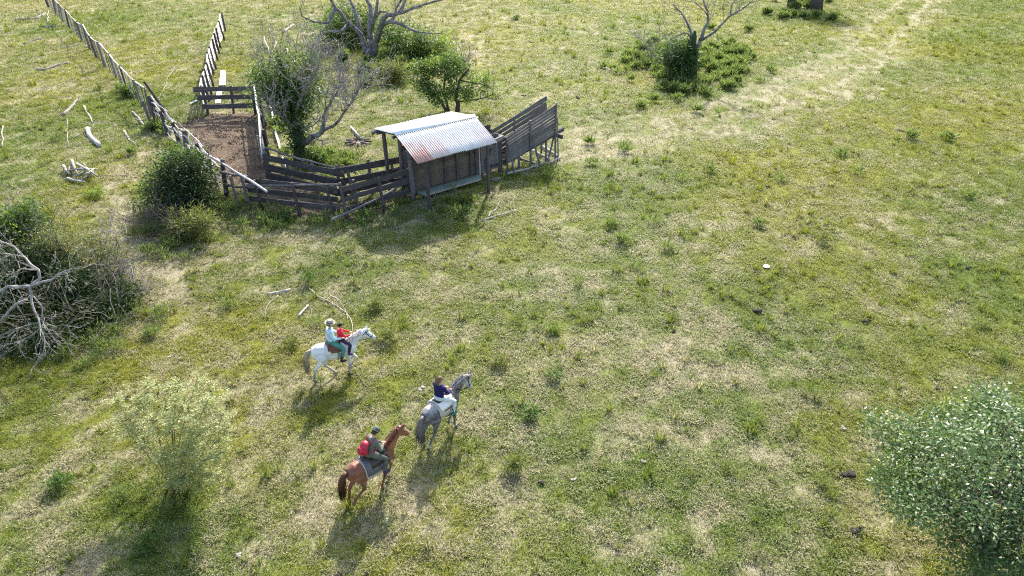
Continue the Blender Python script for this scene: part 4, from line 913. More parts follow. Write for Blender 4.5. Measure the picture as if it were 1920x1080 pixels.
for i in range(30):
    c = V(Yh + _gr.uniform(-.4, .5), _gr.uniform(150, 262), _gr.uniform(492, 560)) - b; grow(tw, c, rv(1), _gr.uniform(.3, .7), .009, 2, tips, 3, .35, .0, .7, 3, .0045)
mb.build('log', M_TWIG, t_); tw.build('twig_tangle', M_TWIG, t_)
for lab, base, tg in (('bare pale shrub beyond the thicket, next to its bright green top', Vector((V(22.5, 100, 560).x, 22.8, 0)), [(75, 388, 10), (100, 405, 10), (120, 430, 10), (95, 440, 8)]), ('bare grey shrub at the frame edge above the thicket', Vector((V(23.5, 15, 520).x, 24, 0)), [(0, 385, 10), (20, 395, 10), (-20, 400, 10), (35, 350, 8)])):
    bare_shrub(lab, base, tg, M_TWIG, 8, depth=2, r=.022, rmin=.0055)

# --- feathery bush near the lower edge
b = G(332, 925); YB = b.y
t_ = thing('feathery_bush', 'loose feathery pale green bush with thin arching sprays, standing alone in the grass', 'bush', b)
mb = MB(); tips = []; sprays = []
ends = [(215, 745, .9), (240, 725, 1.0), (275, 712, 1.1), (305, 722, .9), (338, 712, .8), (372, 705, .9), (400, 728, .5), (425, 765, .3), (432, 800, .1), (425, 845, -.2), (405, 890, -.4), (222, 790, .4), (252, 815, .2), (290, 775, .3), (325, 785, .1), (365, 770, .1), (395, 800, 0), (352, 842, -.3), (305, 850, -.2), (385, 862, -.4), (345, 895, -.4), (320, 900, -.3), (375, 905, -.3), (410, 740, .7), (350, 745, .7), (390, 830, .1), (360, 880, 0)]
for ex, ey, dy_ in ends:
    e = V(YB + dy_, ex, ey) - b; s0 = Vector((_gr.uniform(-.25, .45), _gr.uniform(-.2, .35), -.02)); m0 = s0.lerp(e, .5) + Vector((0, 0, .10 * e.length)) + rv(.1)
    pth = [s0, s0.lerp(m0, .5) + rv(.05), m0, m0.lerp(e, .55) + Vector((0, 0, .05)) + rv(.05), e]
    mb.tube(pth, [.018, .013, .010, .007, .004], 4)
    for k in range(24):
        f = .45 + .55 * _gr.random() ** .8; i = min(3, int(f * 4)); q = pth[i].lerp(pth[i + 1], f * 4 - i); d_ = Vector((_gr.uniform(-1, 1), _gr.uniform(-1, 1), _gr.uniform(-.06, .16))).normalized() * _gr.uniform(.15, .42)
        mb.tube([q, q + d_], [.0055, .003], 3); sprays.append((q, d_))
mb.build('stem', plain_mat('thin_green_stem', (.07, .07, .03), (.15, .14, .06), 8, .8, bumps=0), t_)
C_ = []; D_ = []; tn = []
for q, d_ in sprays:
    tone_ = .25 + .75 * _gr.random()
    for k in range(15):
        f = (k + .5) / 15; C_.append(tuple(q + d_ * f)); s_ = d_.cross(Vector((0, 0, 1))); s_ = s_.normalized() * (1 if k % 2 else -1); D_.append(tuple((s_ + d_.normalized() * .4).normalized())); tn.append(tone_)
Q = leaf_quads(np.array(C_), .075, .028, 1.2, RNG, 0, np.array(D_)); link('foliage', quads_mesh('foliage', Q, RNG.random(len(Q)), LF_FEATHER, np.array(tn)), t_)
foliage(t_, 'leafy_base', LF_OLIVE, [(V(YB + q[2], q[0], q[1]), q[3:6]) for q in ((350, 900, 0, .5, .45, .3), (385, 870, .1, .4, .4, .3), (300, 885, .1, .4, .4, .25), (330, 850, .2, .45, .4, .35), (250, 800, .5, .25, .25, .2))], 1500, .07, .024, 16, .08, 1.8)

# --- broad glossy tree at the lower corner
b = Vector((9.2, 8.6, 0))
t_ = thing('glossy_tree', 'broad leafy tree with dark glossy leaves glinting in the sun', 'tree', b)
mb = MB(); tips = []
mb.tube([(0, 0, -.1), (.03, 0, .5), (-.05, .05, 1.0)], [.16, .13, .11], 8)
for i in range(9):
    an = i * 2.4; d_ = Vector((math.cos(an), math.sin(an), 1.0)); grow(mb, Vector((-.05, .05, .7 + .05 * i)), d_, 1.1, .06, 3, tips, 3, .2, .12, .72, 5, .008)
mb.build('trunk', M_BARKDARK, t_)
CB = [(-1.75, .3, 2.0, .5, .5, .4), (-1.2, 1.9, 2.2, .6, .5, .35), (.9, 2.4, 2.6, .7, .5, .4), (-1.25, .9, 2.2, .95, .9, .6), (-.55, 1.5, 2.35, .95, .8, .6), (.4, 1.7, 2.5, 1.0, .8, .6), (-.9, .1, 2.3, .9, .8, .75), (0, .6, 2.9, 1.1, 1.0, .65), (1.0, .9, 2.8, 1.1, 1.0, .7), (-.35, -.7, 2.1, .9, .8, .8), (.6, -.4, 2.5, 1.0, .9, .8), (1.5, .1, 2.4, 1.0, 1.0, .9), (-.1, -1.1, 1.5, .75, .7, .6), (.9, -1.3, 1.7, 1.0, .7, .7), (-1.0, .6, 1.65, .7, .7, .5), (-.7, -.3, 1.3, .6, .6, .5), (1.9, 1.2, 2.4, .9, .9, .8), (-1.6, 1.1, 1.85, .5, .55, .4), (.1, 1.9, 2.0, .8, .6, .5), (-.75, -1.0, .55, .45, .4, .35)]
bl = [(b + Vector(q[:3]), q[3:6]) for q in CB]
bl += [(c + Vector((math.cos(a_) * r_[0], math.sin(a_) * r_[1], r_[2] * .35)), (.28, .28, .22)) for c, r_ in bl for a_ in (_gr.uniform(0, 6.28), _gr.uniform(0, 6.28))]
foliage(t_, 'crown', LF_GLOSS, bl, 38000, .088, .038, 11, .085, 2.6, up=.75)
foliage(t_, 'pale_leaves', LF_LIGHT, [(b + Vector((x_, y_, z_)), (.35, .3, .25)) for x_, y_, z_ in ((-1.4, 1.6, 2.2), (-.3, 2.2, 2.5), (1.3, 2.0, 2.9), (1.9, 1.7, 2.8), (-1.7, .9, 2.1), (.4, 2.1, 2.6))], 1700, .10, .042, 10, .1, 1.8, up=.6)  # paler leaves along the far upper rim of the crown

# --- weeds: the clear ones singly, the rest as ground cover
def weed(px, py, s_, label, mat=LF_MID, h=1.0, ln=.14, wd=.03):
    b = G(px, py); t_ = thing('weed', label, 'weed', b)
    foliage(t_, 'foliage', mat, [(b + Vector((0, 0, .12 * s_ * h)), (.17 * s_, .17 * s_, .15 * s_ * h)), (b + Vector((.1 * s_, .05, .2 * s_ * h)), (.11 * s_, .11 * s_, .16 * s_ * h)), (b + Vector((-.18 * s_, .04, .06 * s_ * h)), (.12 * s_, .1 * s_, .08 * s_ * h))], int(300 * s_), ln, wd, 10, .05, 2.0, .2, -.3)
for q in [(992, 783, .8, 'small bright green weed standing alone on bare earth'), (1040, 710, .8, 'green weed on dry grass, farther out than the one on bare earth'), (937, 685, .9, 'dusty green weed in dry grass ahead of the grey horse', LF_OLIVE),
          (1037, 622, 1.0, 'wide flat bright green weed out in the pasture', LF_LIGHT, .5), (576, 530, .9, 'tall narrow green weed at the end of a fallen vine', LF_MID, 1.7), (703, 580, 1.2, 'rounded dull green weed beyond the white horse', LF_OLIVE),
          (722, 640, 1.5, 'bushy dull green weed right before the nose of the white horse', LF_OLIVE), (545, 650, .9, 'dull green weed behind the tail of the white horse', LF_OLIVE), (868, 408, 1.7, 'dark green weed clump in the shade of the shed front', LF_DARK),
          (530, 412, 1.9, 'leafy green weed clump at the foot of the race planks', LF_DARK, .8), (437, 400, 1.6, 'leafy green weed clump between the race posts and the corral', LF_MID), (110, 915, 1.3, 'dark green weed beside the feathery bush', LF_MID, .8),
          (275, 1030, 1.1, 'green weed in the shadow of the feathery bush', LF_MID), (183, 368, 2.0, 'bright green patch of leafy weed near the stacked wood', LF_LIGHT, .6), (968, 38, 1.8, 'dark green weed far out beside the worn trail', LF_MID),
          (960, 880, 1.2, 'pale green feathery weed ahead of the brown horse', LF_OLIVE), (1690, 905, 1.2, 'little green weed close under the glossy tree', LF_MID), (1540, 455, 1.0, 'tall thin weed near the white lid', LF_OLIVE, 1.6)]:
    weed(*q)
cov = []
def cover(px, py, r_, n, s_=1.0):
    for i in range(n):
        c = G(px + _gr.gauss(0, 1) * r_, py + _gr.gauss(0, 1) * r_ * .42); c.z = 0; h = _gr.uniform(.12, .45) * s_; cov.append((c + Vector((0, 0, h * .45)), (.22 * s_ * _gr.uniform(.6, 1.3), .22 * s_, h * .55)))
for q in [(1205, 118, 40, 36, .75), (1365, 122, 38, 36, .75), (1300, 155, 52, 34, .7), (1235, 148, 36, 22, .7), (1345, 98, 34, 18, .85), (1250, 120, 60, 30, 1.1), (1340, 130, 40, 20, 1.1), (690, 130, 50, 24, 1.5), (780, 120, 30, 14, 1.5), (480, 405, 40, 20, .7), (600, 415, 50, 16, .55), (860, 400, 40, 18, .65), (1040, 330, 25, 12, .55),
          (160, 640, 50, 30, .8), (230, 600, 40, 22, .9), (290, 460, 40, 14, .8), (640, 310, 20, 8, .8), (590, 300, 25, 12, .9), (1500, 20, 30, 14, 2), (280, 950, 60, 22, .6), (700, 400, 50, 16, .8), (520, 240, 12, 8, .8), (300, 240, 14, 9, 1), (250, 180, 12, 8, 1)]:
    cover(*q)
for i in range(80):
    px, py = _gr.uniform(-100, 2000), 260 + 820 * _gr.random(); c = G(px, py)
    if float(masks([c.x], [c.y])[3][0]) > .2: continue
    h = _gr.uniform(.08, .22); cov.append((c + Vector((0, 0, h * .4)), (_gr.uniform(.1, .3), _gr.uniform(.1, .3), h)))
P_, D_, tone = clumped(cov, 80000, 18, .07, 2.0); ok = P_[:, 2] > .02; P_, D_, tone = P_[ok], D_[ok], tone[ok]
D_[:, 2] = abs(D_[:, 2]) + .5; kd = np.clip(P_[:, 1] / 18, .75, 2.6); Q = leaf_quads(P_, .15 * kd, .024 * kd ** 1.3, .1, RNG, -.3, D_)
M_COV = leaf_mat('weed_leaf', (.045, .08, .025), (.17, .215, .075), .42, .5, .4)
o = link('undergrowth', quads_mesh('undergrowth', Q, RNG.random(len(Q)), M_COV, tone)); tag(o, 'scattered low weeds and grass tussocks in the pasture', 'weeds', kind='stuff')

# ------------------------------------------------------------------ animals and people (built at 1.45 m withers, set to the small breed of the photograph)
HS = .79
def remeshed(mb, voxel, smooth=4, name='body'):
    """joined closed bodies -> one continuous skin"""
    me = mb.mesh(name + '_src'); o = bpy.data.objects.new('temp_skin', me); COL.objects.link(o)
    m = o.modifiers.new('r', 'REMESH'); m.mode = 'VOXEL'; m.voxel_size = voxel
    if smooth: s = o.modifiers.new('s', 'SMOOTH'); s.factor = .5; s.iterations = smooth
    dg = bpy.context.evaluated_depsgraph_get(); ev = o.evaluated_get(dg)
    out = bpy.data.meshes.new_from_object(ev); out.name = name; bpy.data.objects.remove(o); bpy.data.meshes.remove(me)
    for a in list(out.attributes):
        if a.name == 'rnd': out.attributes.remove(a)
    out.polygons.foreach_set('use_smooth', [True] * len(out.polygons)); out.materials.clear(); return out
def paint(me, fn):
    n = len(me.vertices); co = np.empty(n * 3, np.float32); me.vertices.foreach_get('co', co); co = co.reshape(-1, 3)
    c = np.clip(fn(co), 0, 1); c = np.concatenate([c, np.ones((n, 1))], 1).astype(np.float32)
    me.attributes.new('coat', 'FLOAT_COLOR', 'POINT').data.foreach_set('color', c.ravel())
def coat_mat(name, rough=.55, spec=.35, sheen=0.15, fine=60):
    m, t, p = new_mat(name); a = attr(t, 'coat').outputs['Color']; tc = N(t, 'ShaderNodeTexCoord')
    n = noise(t, tc.outputs['Object'], fine, 3); v = N(t, 'ShaderNodeVectorMath', operation='SCALE'); L(t, a, v.inputs[0]); L(t, rng(t, n, .3, .7, .82, 1.15), v.inputs['Scale'])
    L(t, v.outputs[0], p.inputs['Base Color']); p.inputs['Roughness'].default_value = rough; p.inputs['Specular IOR Level'].default_value = spec; p.inputs['Sheen Weight'].default_value = sheen
    bump(t, p, n, .15, .004); return m
M_COAT = coat_mat('horse_coat', .42, .5); M_SKIN = plain_mat('skin', (.42, .24, .17), (.52, .31, .22), 20, .55, .4, bumps=0)
M_LEATHER = plain_mat('dark_leather', (.018, .012, .009), (.06, .04, .028), 20, .5, .4); M_TAN = plain_mat('tan_leather', (.12, .06, .035), (.22, .12, .07), 20, .55, .4)
def mixv(a, b, f): return np.asarray(a)[None] * (1 - f[:, None]) + np.asarray(b)[None] * f[:, None]
def N3(c, s, o=0): return (fbm(c[:, 0], c[:, 2] + c[:, 1] * .6, s, o, 2) + fbm(c[:, 1] * 1.1 + 3, c[:, 2], s, o + 3, 2)) * .5

def dirv(a): return Vector((math.sin(a), 0, -math.cos(a)))
def leg_chain(front, ang, planted):
    """joint chain in the side plane: angles of the three segments, forward positive"""
    piv = Vector((.45, 0, .93)) if front else Vector((-.42, 0, .90)); seg = (.46, .31, .13) if front else (.45, .37, .14)
    a = [R(q) for q in ang]; ext = sum(l * math.cos(x) for l, x in zip(seg, a)) + .055
    k = piv.z / ext if planted else 1.0
    pts = [piv]
    for l, x in zip(seg, a): pts.append(pts[-1] + dirv(x) * l * k)
    return pts, a
def ball(mb, c, r, sx=1, sy=1, sz=1):
    secs = []
    for i in range(7):
        t_ = -1 + 2 * (i + .5) / 7; h = math.sqrt(1 - t_ * t_); secs.append((Vector(c) + Vector((0, 0, t_ * r * sz)), Vector((h * r * sx, 0, 0)), Vector((0, h * r * sy, 0))))
    mb.loft(secs, 10)
def horse(label, loc, rz, legs, neck, coatfn, mane_mat, tail_mat, tail_swing=0.0, bridle=None, forelock=True, ear=True, turn=0.0):
    h = thing('horse', label, 'horse', loc, rz); h.scale = (HS,) * 3; mb = MB()
    secs = [(-.80, 1.13, .12, .10), (-.74, 1.15, .22, .18), (-.58, 1.165, .29, .265), (-.38, 1.15, .30, .285), (-.12, 1.09, .305, .285), (.12, 1.07, .315, .29), (.34, 1.10, .325, .265), (.50, 1.13, .315, .23), (.64, 1.11, .26, .20), (.74, 1.08, .16, .13)]
    mb.loft([(Vector((x, 0, z)), Vector((0, wd, 0)), Vector((0, 0, hh))) for x, z, hh, wd in secs], 18)
    # neck and head: neck = (pitch up deg, length, head pitch down deg)
    np_, nl, hp = R(neck[0]), neck[1], R(neck[2]); yaw = R(turn)
    b0 = Vector((.48, 0, 1.20)); nd = Vector((math.cos(np_), 0, math.sin(np_))); Rz = Matrix.Rotation(yaw, 3, 'Z')
    nd2 = Rz @ nd
    poll = b0 + nd * nl * .45 + nd2 * nl * .55
    def perp(d): s = d.cross(Vector((0, 0, 1))).normalized(); return s, s.cross(d).normalized()
    ns = []
    for f, hh, wd in ((-.1, .28, .175), (.15, .26, .15), (.4, .215, .12), (.65, .18, .10), (.85, .155, .09), (1.0, .135, .082)):
        c_ = b0 + nd * nl * min(f, .45) + (nd2 * nl * (f - .45) if f > .45 else Vector()); d = nd if f < .4 else nd2; s_, u_ = perp(d); ns.append((c_, s_ * wd, u_ * hh))
    mb.loft(ns, 14)
    hd = Rz @ Vector((math.cos(hp), 0, -math.sin(hp))); s_, u_ = perp(hd)
    HL = .52; hs = []
    for f, hh, wd, off in ((-.10, .08, .07, .0), (0, .135, .095, -.02), (.2, .165, .112, -.055), (.4, .142, .10, -.042), (.62, .105, .078, -.02), (.82, .088, .070, -.018), (.95, .080, .066, -.024), (1.03, .05, .045, -.028)):
        hs.append((poll + hd * HL * f + u_ * (off + .0), s_ * wd, u_ * hh))
    mb.loft(hs, 14)
    for sg in (-1, 1):      # ears, nostril and cheek bulges
        e0 = poll + u_ * .09 + s_ * (.05 * sg) + hd * .02; ed = (u_ * 1.0 + s_ * (.25 * sg) - hd * (.05 if ear else -.2)).normalized()
        mb.tube([e0 - ed * .04, e0 + ed * .04, e0 + ed * .10, e0 + ed * .165], [.032, .034, .026, .006], 7)
        ball(mb, poll + hd * HL * .2 + s_ * .055 * sg - u_ * .07, .075); ball(mb, poll + hd * HL * .34 + s_ * .075 * sg + u_ * .02, .032)
        ball(mb, poll + hd * HL * .94 + s_ * .035 * sg + u_ * .0, .030)
    hoofs = []
    for key, front, sg in (('fr', 1, -1), ('fl', 1, 1), ('hr', 0, -1), ('hl', 0, 1)):
        (ang, planted) = legs[key]; pts, a = leg_chain(front, ang, planted); y = (.135 if front else .15) * sg
        yk = (.11 if front else .12) * sg; P = [p + Vector((0, y if i == 0 else yk, 0)) for i, p in enumerate(pts)]
        if front:
            mb.tube([Vector((.46, .12 * sg, 1.16)), P[0], P[0].lerp(P[1], .35), P[0].lerp(P[1], .8), P[1], P[1].lerp(P[2], .2), P[1].lerp(P[2], .8), P[2], P[2].lerp(P[3], .6), P[3]], [.15, .115, .092, .058, .060, .042, .037, .048, .038, .050], 10)
        else:
            mb.tube([Vector((-.50, .13 * sg, 1.12)), Vector((-.44, .165 * sg, .98)), P[0] + Vector((.02, 0, -.02)), P[0].lerp(P[1], .3), P[0].lerp(P[1], .75), P[1], P[1].lerp(P[2], .22), P[1].lerp(P[2], .8), P[2], P[2].lerp(P[3], .6), P[3]], [.21, .205, .155, .115, .068, .064, .047, .040, .050, .040, .052], 10)
        d = (P[3] - P[2]).normalized(); hd_ = Vector((d.x * .6 + .25, 0, d.z)).normalized() if planted else d
        hv = Vector((hd_.x, 0, hd_.z)); mb.tube([P[3] - hd_ * .02, P[3] + hd_ * .025, P[3] + hd_ * .06 if not planted else Vector((P[3].x + .03, P[3].y, .0))], [.050, .056, .064], 10)
        hoofs.append((P[3] + hd_ * .045, P[2], P[1]))
    me = remeshed(mb, .0165, 5)
    paint(me, lambda c: coatfn(c, hoofs, poll, hd)); o = link('body', me, h); me.materials.append(M_COAT)
    # mane: strips of hair along the crest
    C_, D_ = [], []; mn = 420
    for i in range(mn):
        f = _gr.uniform(.12, 1.05); c_ = b0 + nd * nl * min(f, .45) + (nd2 * nl * (f - .45) if f > .45 else Vector()); d = nd if f < .4 else nd2; s_n, u_n = perp(d)
        hh = np.interp(f, [0, .4, .85, 1], [.25, .19, .145, .12]); side = _gr.choice((1, 1, 1, -1)) * -1
        C_.append(tuple(c_ + u_n * (hh - .015) + s_n * _gr.uniform(-.02, .02))); D_.append(tuple((s_n * side * _gr.uniform(.5, 1) * -1 + Vector((0, 0, -.55)) + u_n * .35 - d * .2).normalized()))
    Q = leaf_quads(np.array(C_), .17, .03, .2, RNG, .25, np.array(D_)); link('mane', quads_mesh('mane', Q, RNG.random(mn), mane_mat, RNG.random(mn)), h)
    if forelock:
        n_ = 50; C = np.array([tuple(poll + u_ * .10 + s_ * _gr.uniform(-.03, .03)) for _ in range(n_)]); D = np.tile(np.array(tuple((hd * .9 + u_ * .1).normalized())), (n_, 1))
        link('forelock', quads_mesh('forelock', leaf_quads(C, .17, .025, .4, RNG, 0, D), RNG.random(n_), mane_mat, RNG.random(n_)), h)
    # tail: a tapering core and loose strands
    mt = MB(); tp = [Vector((-.78, 0, 1.28)), Vector((-.90, tail_swing * .2, 1.22)), Vector((-.98, tail_swing * .5, 1.0)), Vector((-1.00, tail_swing, .74)), Vector((-.99, tail_swing * 1.1, .50))]
    mt.tube(tp, [.055, .075, .10, .085, .02], 9, .5)
    for i in range(90):
        o_ = Vector((_gr.gauss(0, .035), _gr.gauss(0, .04), _gr.uniform(-.15, .05))); k = [q + o_ * (.3 + .35 * j) for j, q in enumerate(tp)]
        mt.tube(k, [.014, .016, .016, .012, .003], 3, _gr.random())
    me = mt.mesh('tail', tail_mat); link('tail', me, h)
    for sg in (-1, 1):
        e = MB(); ball(e, poll + hd * HL * .33 + s_ * .092 * sg + u_ * .028, .020); e.build('eye', M_LEATHER, h)
    if bridle:
        bmat, reins_to = bridle; br = MB()
        def ring(f, hh, wd, off, r_=.011): c_ = poll + hd * HL * f + u_ * off; br.tube([c_ + s_ * math.cos(q) * wd + u_ * math.sin(q) * hh for q in [2 * PI * i / 14 for i in range(15)]], r_, 5)
        ring(.66, .088, .070, -.012, .016); ring(.08, .145, .098, -.03, .014)
        ring(.17, .150, .106, -.042, .013)
        for sg in (-1, 1):
            br.tube([poll + hd * HL * .06 + s_ * .09 * sg + u_ * .06, poll + hd * HL * .3 + s_ * .106 * sg - u_ * .0, poll + hd * HL * .68 + s_ * .074 * sg - u_ * .02, poll + hd * HL * .84 + s_ * .066 * sg - u_ * .03], .014, 5)
            bit = poll + hd * HL * .82 + s_ * .066 * sg - u_ * .04
            if reins_to is not None:
                e_ = Vector(reins_to) + Vector((0, .03 * sg, 0)); m_ = bit.lerp(e_, .5) + Vector((0, .10 * sg, -.10)); br.tube([bit, bit.lerp(m_, .5) + Vector((0, .04 * sg, -.03)), m_, m_.lerp(e_, .5) + Vector((0, .02 * sg, -.01)), e_], .011, 5)
        br.build('bridle', bmat, h)
    h['_'] = 0; del h['_']
    return h, (poll, hd, s_, u_, nd, b0)

def person(label, horse_root, seat, hgt=1.75, legs='astride', lean=0.0, yawt=0.0, arms=None, shirt=(.5, .5, .5), shirt2=None, trousers=(.1, .1, .1), boots=(.05, .04, .03), bootlen=.30, hair=(.05, .03, .02), hat=None, knee=None, headturn=0.0, headdown=0.0, longhair=0.0, cuff=1.0, bandana=None):
    """a rider: seat is the point under the pelvis, in the horse's own frame"""
    s = hgt / 1.75; base = horse_root.location + horse_root.rotation_euler.to_matrix() @ Vector(seat) * HS
    pr = thing('person', label, 'person', base, horse_root.rotation_euler.z); pr.scale = (HS,) * 3
    TL = Matrix.Rotation(R(lean), 3, 'Y') @ Matrix.Rotation(R(yawt), 3, 'Z')
    def T(x, y, z): return TL @ Vector((x * s, y * s, z * s))
    pel = Vector((0, 0, .11 * s)); body = MB(); top_ = MB(); pants = MB(); shoe = MB()
    tors = [(.04, .15, .115), (.14, .175, .12), (.26, .155, .11), (.36, .165, .115), (.46, .185, .12), (.54, .175, .105), (.585, .10, .07)]
    def loft_t(m, gx_, z0=0, z1=9):
        m.loft([(T(-.01, 0, z), TL @ Vector((0, (wd + gx_) * s, 0)), TL @ Vector(((dp + gx_) * s, 0, 0))) for z, wd, dp in tors if z0 <= z <= z1], 14)
    loft_t(body, 0); loft_t(top_, .018, .1)
    body.tube([T(0, 0, .55), T(.01, 0, .60), T(.025, 0, .67)], [.062 * s, .052 * s, .055 * s], 9)
    hc = T(.035, 0, .745); HT = TL @ Matrix.Rotation(R(headturn), 3, 'Z') @ Matrix.Rotation(R(headdown), 3, 'Y')
    def Hd(x, y, z): return hc + HT @ Vector((x * s, y * s, z * s))
    body.loft([(Hd(dx, 0, z), HT @ Vector((0, w_ * s, 0)), HT @ Vector((d_ * s, 0, 0))) for z, w_, d_, dx in ((-.115, .03, .035, .045), (-.095, .05, .06, .03), (-.05, .066, .085, .012), (0, .074, .096, .0), (.05, .075, .097, -.004), (.09, .06, .08, -.008), (.115, .03, .04, -.01))], 14)
    body.tube([Hd(.09, 0, .02), Hd(.112, 0, -.02), Hd(.098, 0, -.035)], [.010 * s, .017 * s, .012 * s], 6)      # nose
    body.tube([Hd(.085, -.02, -.062), Hd(.094, 0, -.060), Hd(.085, .02, -.062)], [.007 * s, .010 * s, .007 * s], 6)      # mouth
    for sg in (-1, 1): ball(body, Hd(-.005, .078 * sg, -.01), .03 * s, .7, .35, 1)
    # legs
    kn = knee or (.36, .31, -.17); 
    for sg in (-1, 1):
        hip = Vector((.0, .09 * sg * s, .10 * s)); k_ = Vector((kn[0] * s, kn[1] * sg, kn[2] * s)); an = k_ + Vector((-.12 * s, .02 * sg, -.42 * s)) if legs == 'astride' else k_ + Vector((.02 * s, .0, -.40 * s))
        toe = an + Vector((.17 * s, .03 * sg, -.045 * s)); heel = an + Vector((-.045 * s, 0, -.065 * s))
        P = [hip, hip.lerp(k_, .3), hip.lerp(k_, .75), k_, k_.lerp(an, .3), k_.lerp(an, .8), an]; Rr = [.095, .088, .066, .060, .058, .040, .040]
        body.tube(P, [q * s for q in Rr], 9)
        cut = cuff; q = [hip, hip.lerp(k_, .3), hip.lerp(k_, .75), k_, k_.lerp(an, .35 * cut + .02), k_.lerp(an, .8 * cut), k_.lerp(an, .93 * cut)]
        pants.tube(q, [x * s for x in (.112, .104, .083, .077, .076, .062, .060)], 10)
        shoe.tube([k_.lerp(an, 1 - bootlen / .43), k_.lerp(an, .8), an, an.lerp(heel, .6)], [.068 * s, .056 * s, .05 * s, .045 * s], 9); shoe.tube([heel + Vector((0, 0, .02)), heel.lerp(toe, .5) + Vector((0, 0, .015)), toe.lerp(heel, .15) + Vector((0, 0, .012)), toe], [.040 * s, .046 * s, .045 * s, .025 * s], 8)
    pants.loft([(Vector((-.012, 0, z * s)), Vector((0, w_ * s, 0)), Vector((d_ * s, 0, 0))) for z, w_, d_ in ((.0, .14, .12), (.06, .18, .145), (.12, .185, .145), (.19, .168, .132))], 14)
    body.loft([(Vector((-.012, 0, z * s)), Vector((0, w_ * s, 0)), Vector((d_ * s, 0, 0))) for z, w_, d_ in ((.02, .11, .10), (.08, .155, .12), (.16, .155, .12))], 12)
    # arms with hands
    for sg in (-1, 1):
        sh_ = T(-.005, .185 * sg, .515); el, wr = arms[0 if sg < 0 else 1]; el = T(*el); wr = T(*wr)
        body.tube([T(0, .10 * sg, .52), sh_, sh_.lerp(el, .5), el, el.lerp(wr, .35), wr], [q * s for q in (.06, .056, .045, .038, .036, .026)], 8)
        top_.tube([T(0, .08 * sg, .52), sh_, sh_.lerp(el, .5), el, el.lerp(wr, .4), el.lerp(wr, .93)], [q * s for q in (.075, .076, .064, .055, .052, .043)], 9)
        d = (wr - el).normalized(); sd_ = d.cross(Vector((0, 0, 1))).normalized(); dn = sd_.cross(d).normalized() * -1
        palm = wr + d * .045 * s; body.loft([(wr - d * .01, sd_ * .026 * s, dn * .018 * s), (palm, sd_ * .038 * s, dn * .017 * s), (wr + d * .085 * s, sd_ * .040 * s, dn * .015 * s)], 8)
        for k in range(4):
            f0 = wr + d * .08 * s + sd_ * (k - 1.5) * .019 * s; ln = (.062, .075, .07, .055)[k] * s
            body.tube([f0, f0 + d * ln * .45 + dn * .012 * s, f0 + d * ln * .55 + dn * .038 * s, f0 + d * ln * .25 + dn * .05 * s], [.0105 * s, .0098 * s, .0092 * s, .008 * s], 6)
        th0 = wr + d * .03 * s - sd_ * sg * -.03 * s; body.tube([th0, th0 + d * .03 * s + sd_ * sg * .022 * s + dn * .01 * s, th0 + d * .06 * s + sd_ * sg * .016 * s + dn * .03 * s], [.0135 * s, .012 * s, .009 * s], 6)
    link('body', remeshed(body, .0095, 3), pr).data.materials.append(M_SKIN)
    def cm(nm, c, sc_=14, rough=.85): return plain_mat(nm, [q * .72 for q in c], [min(q * 1.2, .95) for q in c], sc_ * .7, rough, .25, bumps=.6, dist=.03)
    link('shirt', remeshed(top_, .012, 4, 'shirt'), pr).data.materials.append(cm('shirt_cloth', shirt))
    link('trousers', remeshed(pants, .012, 4, 'trousers'), pr).data.materials.append(cm('trouser_cloth', trousers))
    link('boots', remeshed(shoe, .010, 3, 'boots'), pr).data.materials.append(cm('boot_leather', boots, 14, .6))
    for sg in (-1, 1):
        e = MB(); ball(e, Hd(.086, .032 * sg, .012), .012 * s); e.build('eye', M_LEATHER, pr)
    hm = MB()
    hm.loft([(Hd(dx, 0, z), HT @ Vector((0, w_ * s, 0)), HT @ Vector((d_ * s, 0, 0))) for z, w_, d_, dx in ((-.07, .066, .05, -.055), (-.02, .082, .085, -.026), (.03, .085, .104, -.012), (.075, .075, .097, -.010), (.11, .052, .066, -.010), (.128, .02, .025, -.01))], 14)
    if longhair:
        for i in range(40):
            y = _gr.uniform(-.075, .075); p0 = Hd(-.05 - .03 * (1 - abs(y) / .08), y, .05); p1 = Hd(-.105, y * 1.1, -.06); p2 = Hd(-.09 + _gr.uniform(-.02, .02), y * 1.25, -.06 - longhair * _gr.uniform(.7, 1)); hm.tube([p0, p1, p2], [.018 * s, .02 * s, .007 * s], 4)
    hm.build('hair', cm('hair', hair, 40, .5), pr)
    if hat:
        hcol, brim, crown_h, tilt = hat; ht = MB(); n_ = 22; HB = HT @ Matrix.Rotation(R(tilt), 3, 'Y'); c0 = Hd(-.012, 0, .055)
        prof = [(brim, -.008), (brim * .99, .006), (brim * .75, .0), (.115, .004), (.108, .02), (.104, crown_h * .6), (.09, crown_h * .95), (.05, crown_h), (.0001, crown_h * .9)]
        vs = []; fs = []
        for r_, z_ in prof:
            for k in range(n_):
                a_ = 2 * PI * k / n_; up_ = (abs(math.sin(a_)) ** 2) * max(0, r_ - .12) * .35
                vs.append(c0 + HB @ Vector((math.cos(a_) * r_ * s * 1.05, math.sin(a_) * r_ * .95 * s, (z_ + up_) * s)))
        for i in range(len(prof) - 1):
            for k in range(n_): fs.append((i * n_ + k, i * n_ + (k + 1) % n_, (i + 1) * n_ + (k + 1) % n_, (i + 1) * n_ + k))
        for k in range(n_): fs.append((3 * n_ + k, 0 * n_ + k, 0 * n_ + (k + 1) % n_, 3 * n_ + (k + 1) % n_))
        ht.add(vs, fs); hh_ = ht.build('hat', cm('hat_felt', hcol, 20, .9), pr)
        bd = MB(); bd.tube([c0 + HB @ Vector((math.cos(q) * .115 * s, math.sin(q) * .109 * s, .022 * s)) for q in [2 * PI * i / 18 for i in range(19)]], .011 * s, 5); bd.build('hat_band', M_LEATHER, pr)
